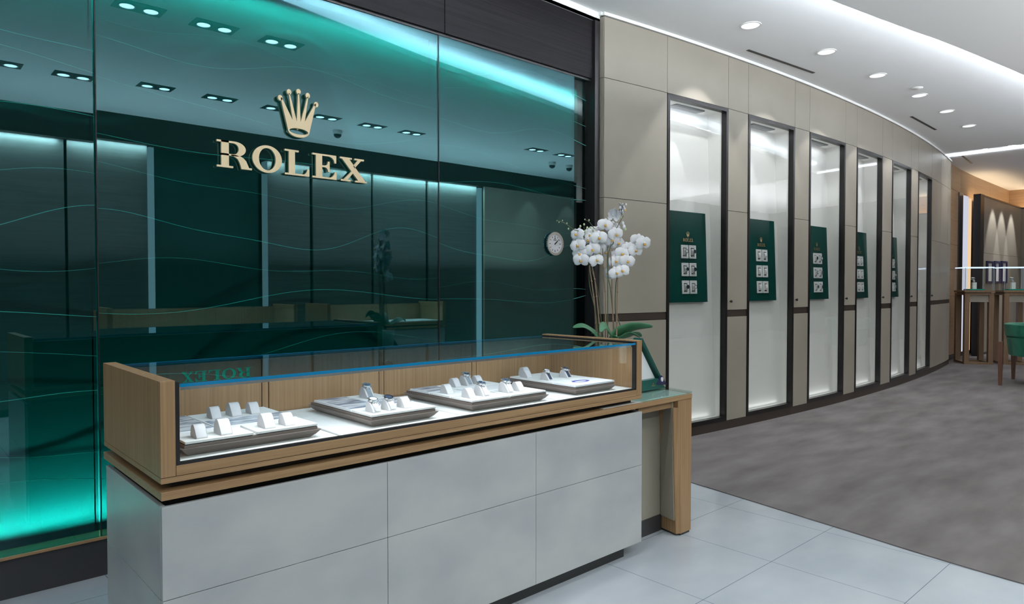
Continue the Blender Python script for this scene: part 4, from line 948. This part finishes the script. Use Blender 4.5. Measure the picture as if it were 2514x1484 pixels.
for i, (x, y, r_) in enumerate([(303, 330, .0045), (420, 305, .006), (457, 287, .0055), (488, 322, .007), (462, 358, .006), (522, 318, .005), (870, 92, .006), (815, 125, .0085), (822, 222, .005), (838, 275, .009), (850, 310, .010), (862, 335, .008), (210, 265, .003), (245, 248, .003), (190, 250, .003), (288, 275, .0035), (505, 245, .0045), (465, 238, .0035), (545, 345, .006)]):
    m = MB(); p = OP(x, y, 0); m.lathe([(.0005, -r_*1.3), (r_*.8, -r_*.6), (r_, 0), (r_*.7, r_*.9), (.0005, r_*1.4)], 10, p); m.build('bud', M['bud'] if i not in (6, 7, 9, 10) else M['petal'], og)

# ================================================================== FAR ROOM
# pedestals
e1 = Vector((.568, -.823, 0)); e2 = Vector((.823, .568, 0))
def pedestal(A, label, wl):
    A = Vector((A[0], A[1], 0)); t = thing('display_pedestal', A+e1*.22+e2*.22, label, 'pedestal', 'pedestals with glass vitrines')
    def q(a, b, z): p = A+e1*a+e2*b; return (p.x, p.y, z)
    def bx(n_, mt, a0, a1, b0, b1, z0, z1, par=t, bev=0): m = MB(); m.hexa([q(a0, b0, z0), q(a1, b0, z0), q(a1, b1, z0), q(a0, b1, z0)], [q(a0, b0, z1), q(a1, b0, z1), q(a1, b1, z1), q(a0, b1, z1)]); return m.build(n_, mt, par, bev)
    for a in (0, .37):
        for b in (0, .37): bx('post', M['ped'], a, a+.075, b, b+.075, .045, 1.20)
    m = MB()
    bx('base_ring', M['ped'], 0, .445, 0, .06, 0, .045); bx('base_ring', M['ped'], 0, .445, .385, .445, 0, .045); bx('base_ring', M['ped'], 0, .06, .06, .385, 0, .045); bx('base_ring', M['ped'], .385, .445, .06, .385, 0, .045)
    bx('apron', M['beige'], .07, .375, .02, .03, 1.08, 1.20); bx('top_rail', M['ped'], 0, .445, 0, .445, 1.20, 1.235); bx('spacer', M['core'], .03, .415, .03, .415, 1.235, 1.245); bx('top_slab', M['ped'], -.01, .455, -.01, .455, 1.245, 1.282)
    g_ = bx('vitrine', M['glass'], .0, .445, 0, .445, 1.283, 1.668)
    bx('light_frame', M['edgeled'], 0, .445, 0, .012, 1.668, 1.684); bx('light_frame', M['edgeled'], 0, .445, .433, .445, 1.668, 1.684); bx('light_frame', M['edgeled'], 0, .012, .012, .433, 1.668, 1.684); bx('light_frame', M['edgeled'], .433, .445, .012, .433, 1.668, 1.684)
    for a, b in ((0, 0), (.439, 0), (0, .439), (.439, .439)): bx('corner_strip', M['glassedge'], a, a+.006, b, b+.006, 1.283, 1.668)
    tr_ = bx('emerald_tray', M['greenpad'], .10, .34, .10, .34, 1.284, 1.305); tag(tr_, 'flat emerald tray inside the glass vitrine of the '+wl, 'tray', 'emerald trays in vitrines'); tr_.parent = None; tr_.location += Vector(t.location)
    st = bx('watch_stand', M['lining'], .19, .25, .19, .25, 1.305, 1.42); st.parent = None; st.location += Vector(t.location); tag(st, 'pale square watch stand inside the vitrine of the '+wl, 'watch stand', 'watch stands in vitrines')
    p = q(.22, .22, 1.42)
    place(WL, (p[0], p[1], 1.421), 'single steel watch raised on a stand in the '+wl, 'watch', 'vitrine watches', (0, 0, math.atan2(e1.y, e1.x))).scale = (1.7, 1.7, 1.7)
M['edgeled'] = emit('vitrine_led', (.65, .80, 1.0), 1.3); M['glassedge'] = base_mat('glass_corner', (.45, .5, .55), .2)
pedestal((13.82, 3.48), 'left brown wooden pedestal with glass vitrine at the far end', 'left pedestal')
pedestal((14.22, 3.00), 'right brown wooden pedestal with glass vitrine, cut by the view edge', 'right pedestal')

# green tub chair
ch = thing('tub_chair', (11.7, 2.05, 0), 'emerald green leather tub chair with tapered wooden legs at the right edge', 'chair')
def shell(rx, ry, z0, z1, th_, a0, a1, flare=0, n=26):
    vs = []; fs = []
    for i in range(n+1):
        a = math.radians(a0+(a1-a0)*i/n); c, s_ = math.cos(a), math.sin(a)
        for (r, z) in ((0, z0), (flare, z1), (-th_+flare, z1), (-th_, z0)): vs.append((11.75+(rx+r)*c, 2.02+(ry+r)*s_, z))
    for i in range(n):
        for j in range(4): k = 4*i; fs.append((k+j, k+(j+1) % 4, k+4+(j+1) % 4, k+4+j))
    fs += [(3, 2, 1, 0), (4*n, 4*n+1, 4*n+2, 4*n+3)]
    m = MB(); m.add(vs, fs, False); return m
shell(.50, .43, .66, .835, .09, 30, 330, .02).build('back_roll', M['greenleather'], ch, .02, 3)
shell(.46, .39, .40, .655, .06, 30, 330, .03).build('shell', M['greenleather'], ch, .01)
m = MB(); m.lathe([(.001, .40), (.38, .40), (.40, .43), (.38, .50), (.001, .51)], 28, (11.75, 2.02, 0)); m.build('seat', M['greenleather'], ch)
for x, y in ((11.22, 2.40), (12.10, 2.43), (11.45, 1.70), (12.1, 1.70)):
    m = MB(); m.hexa([(x-.018, y-.018, 0), (x+.018, y-.018, 0), (x+.018, y+.018, 0), (x-.018, y+.018, 0)], [(x-.03, y-.03, .60 if x < 11.3 else .42), (x+.03, y-.03, .60 if x < 11.3 else .42), (x+.03, y+.03, .60 if x < 11.3 else .42), (x-.03, y+.03, .60 if x < 11.3 else .42)]); m.build('leg', M['chairleg'], ch)

# remove leftovers of prototypes never placed
for p in (CU, CUB, WS, WL, WB, WT, WTL, WSB, *WALLW):
    if 'label' not in p and p.name not in used:
        for c in list(p.children): bpy.data.objects.remove(c)
        bpy.data.objects.remove(p)
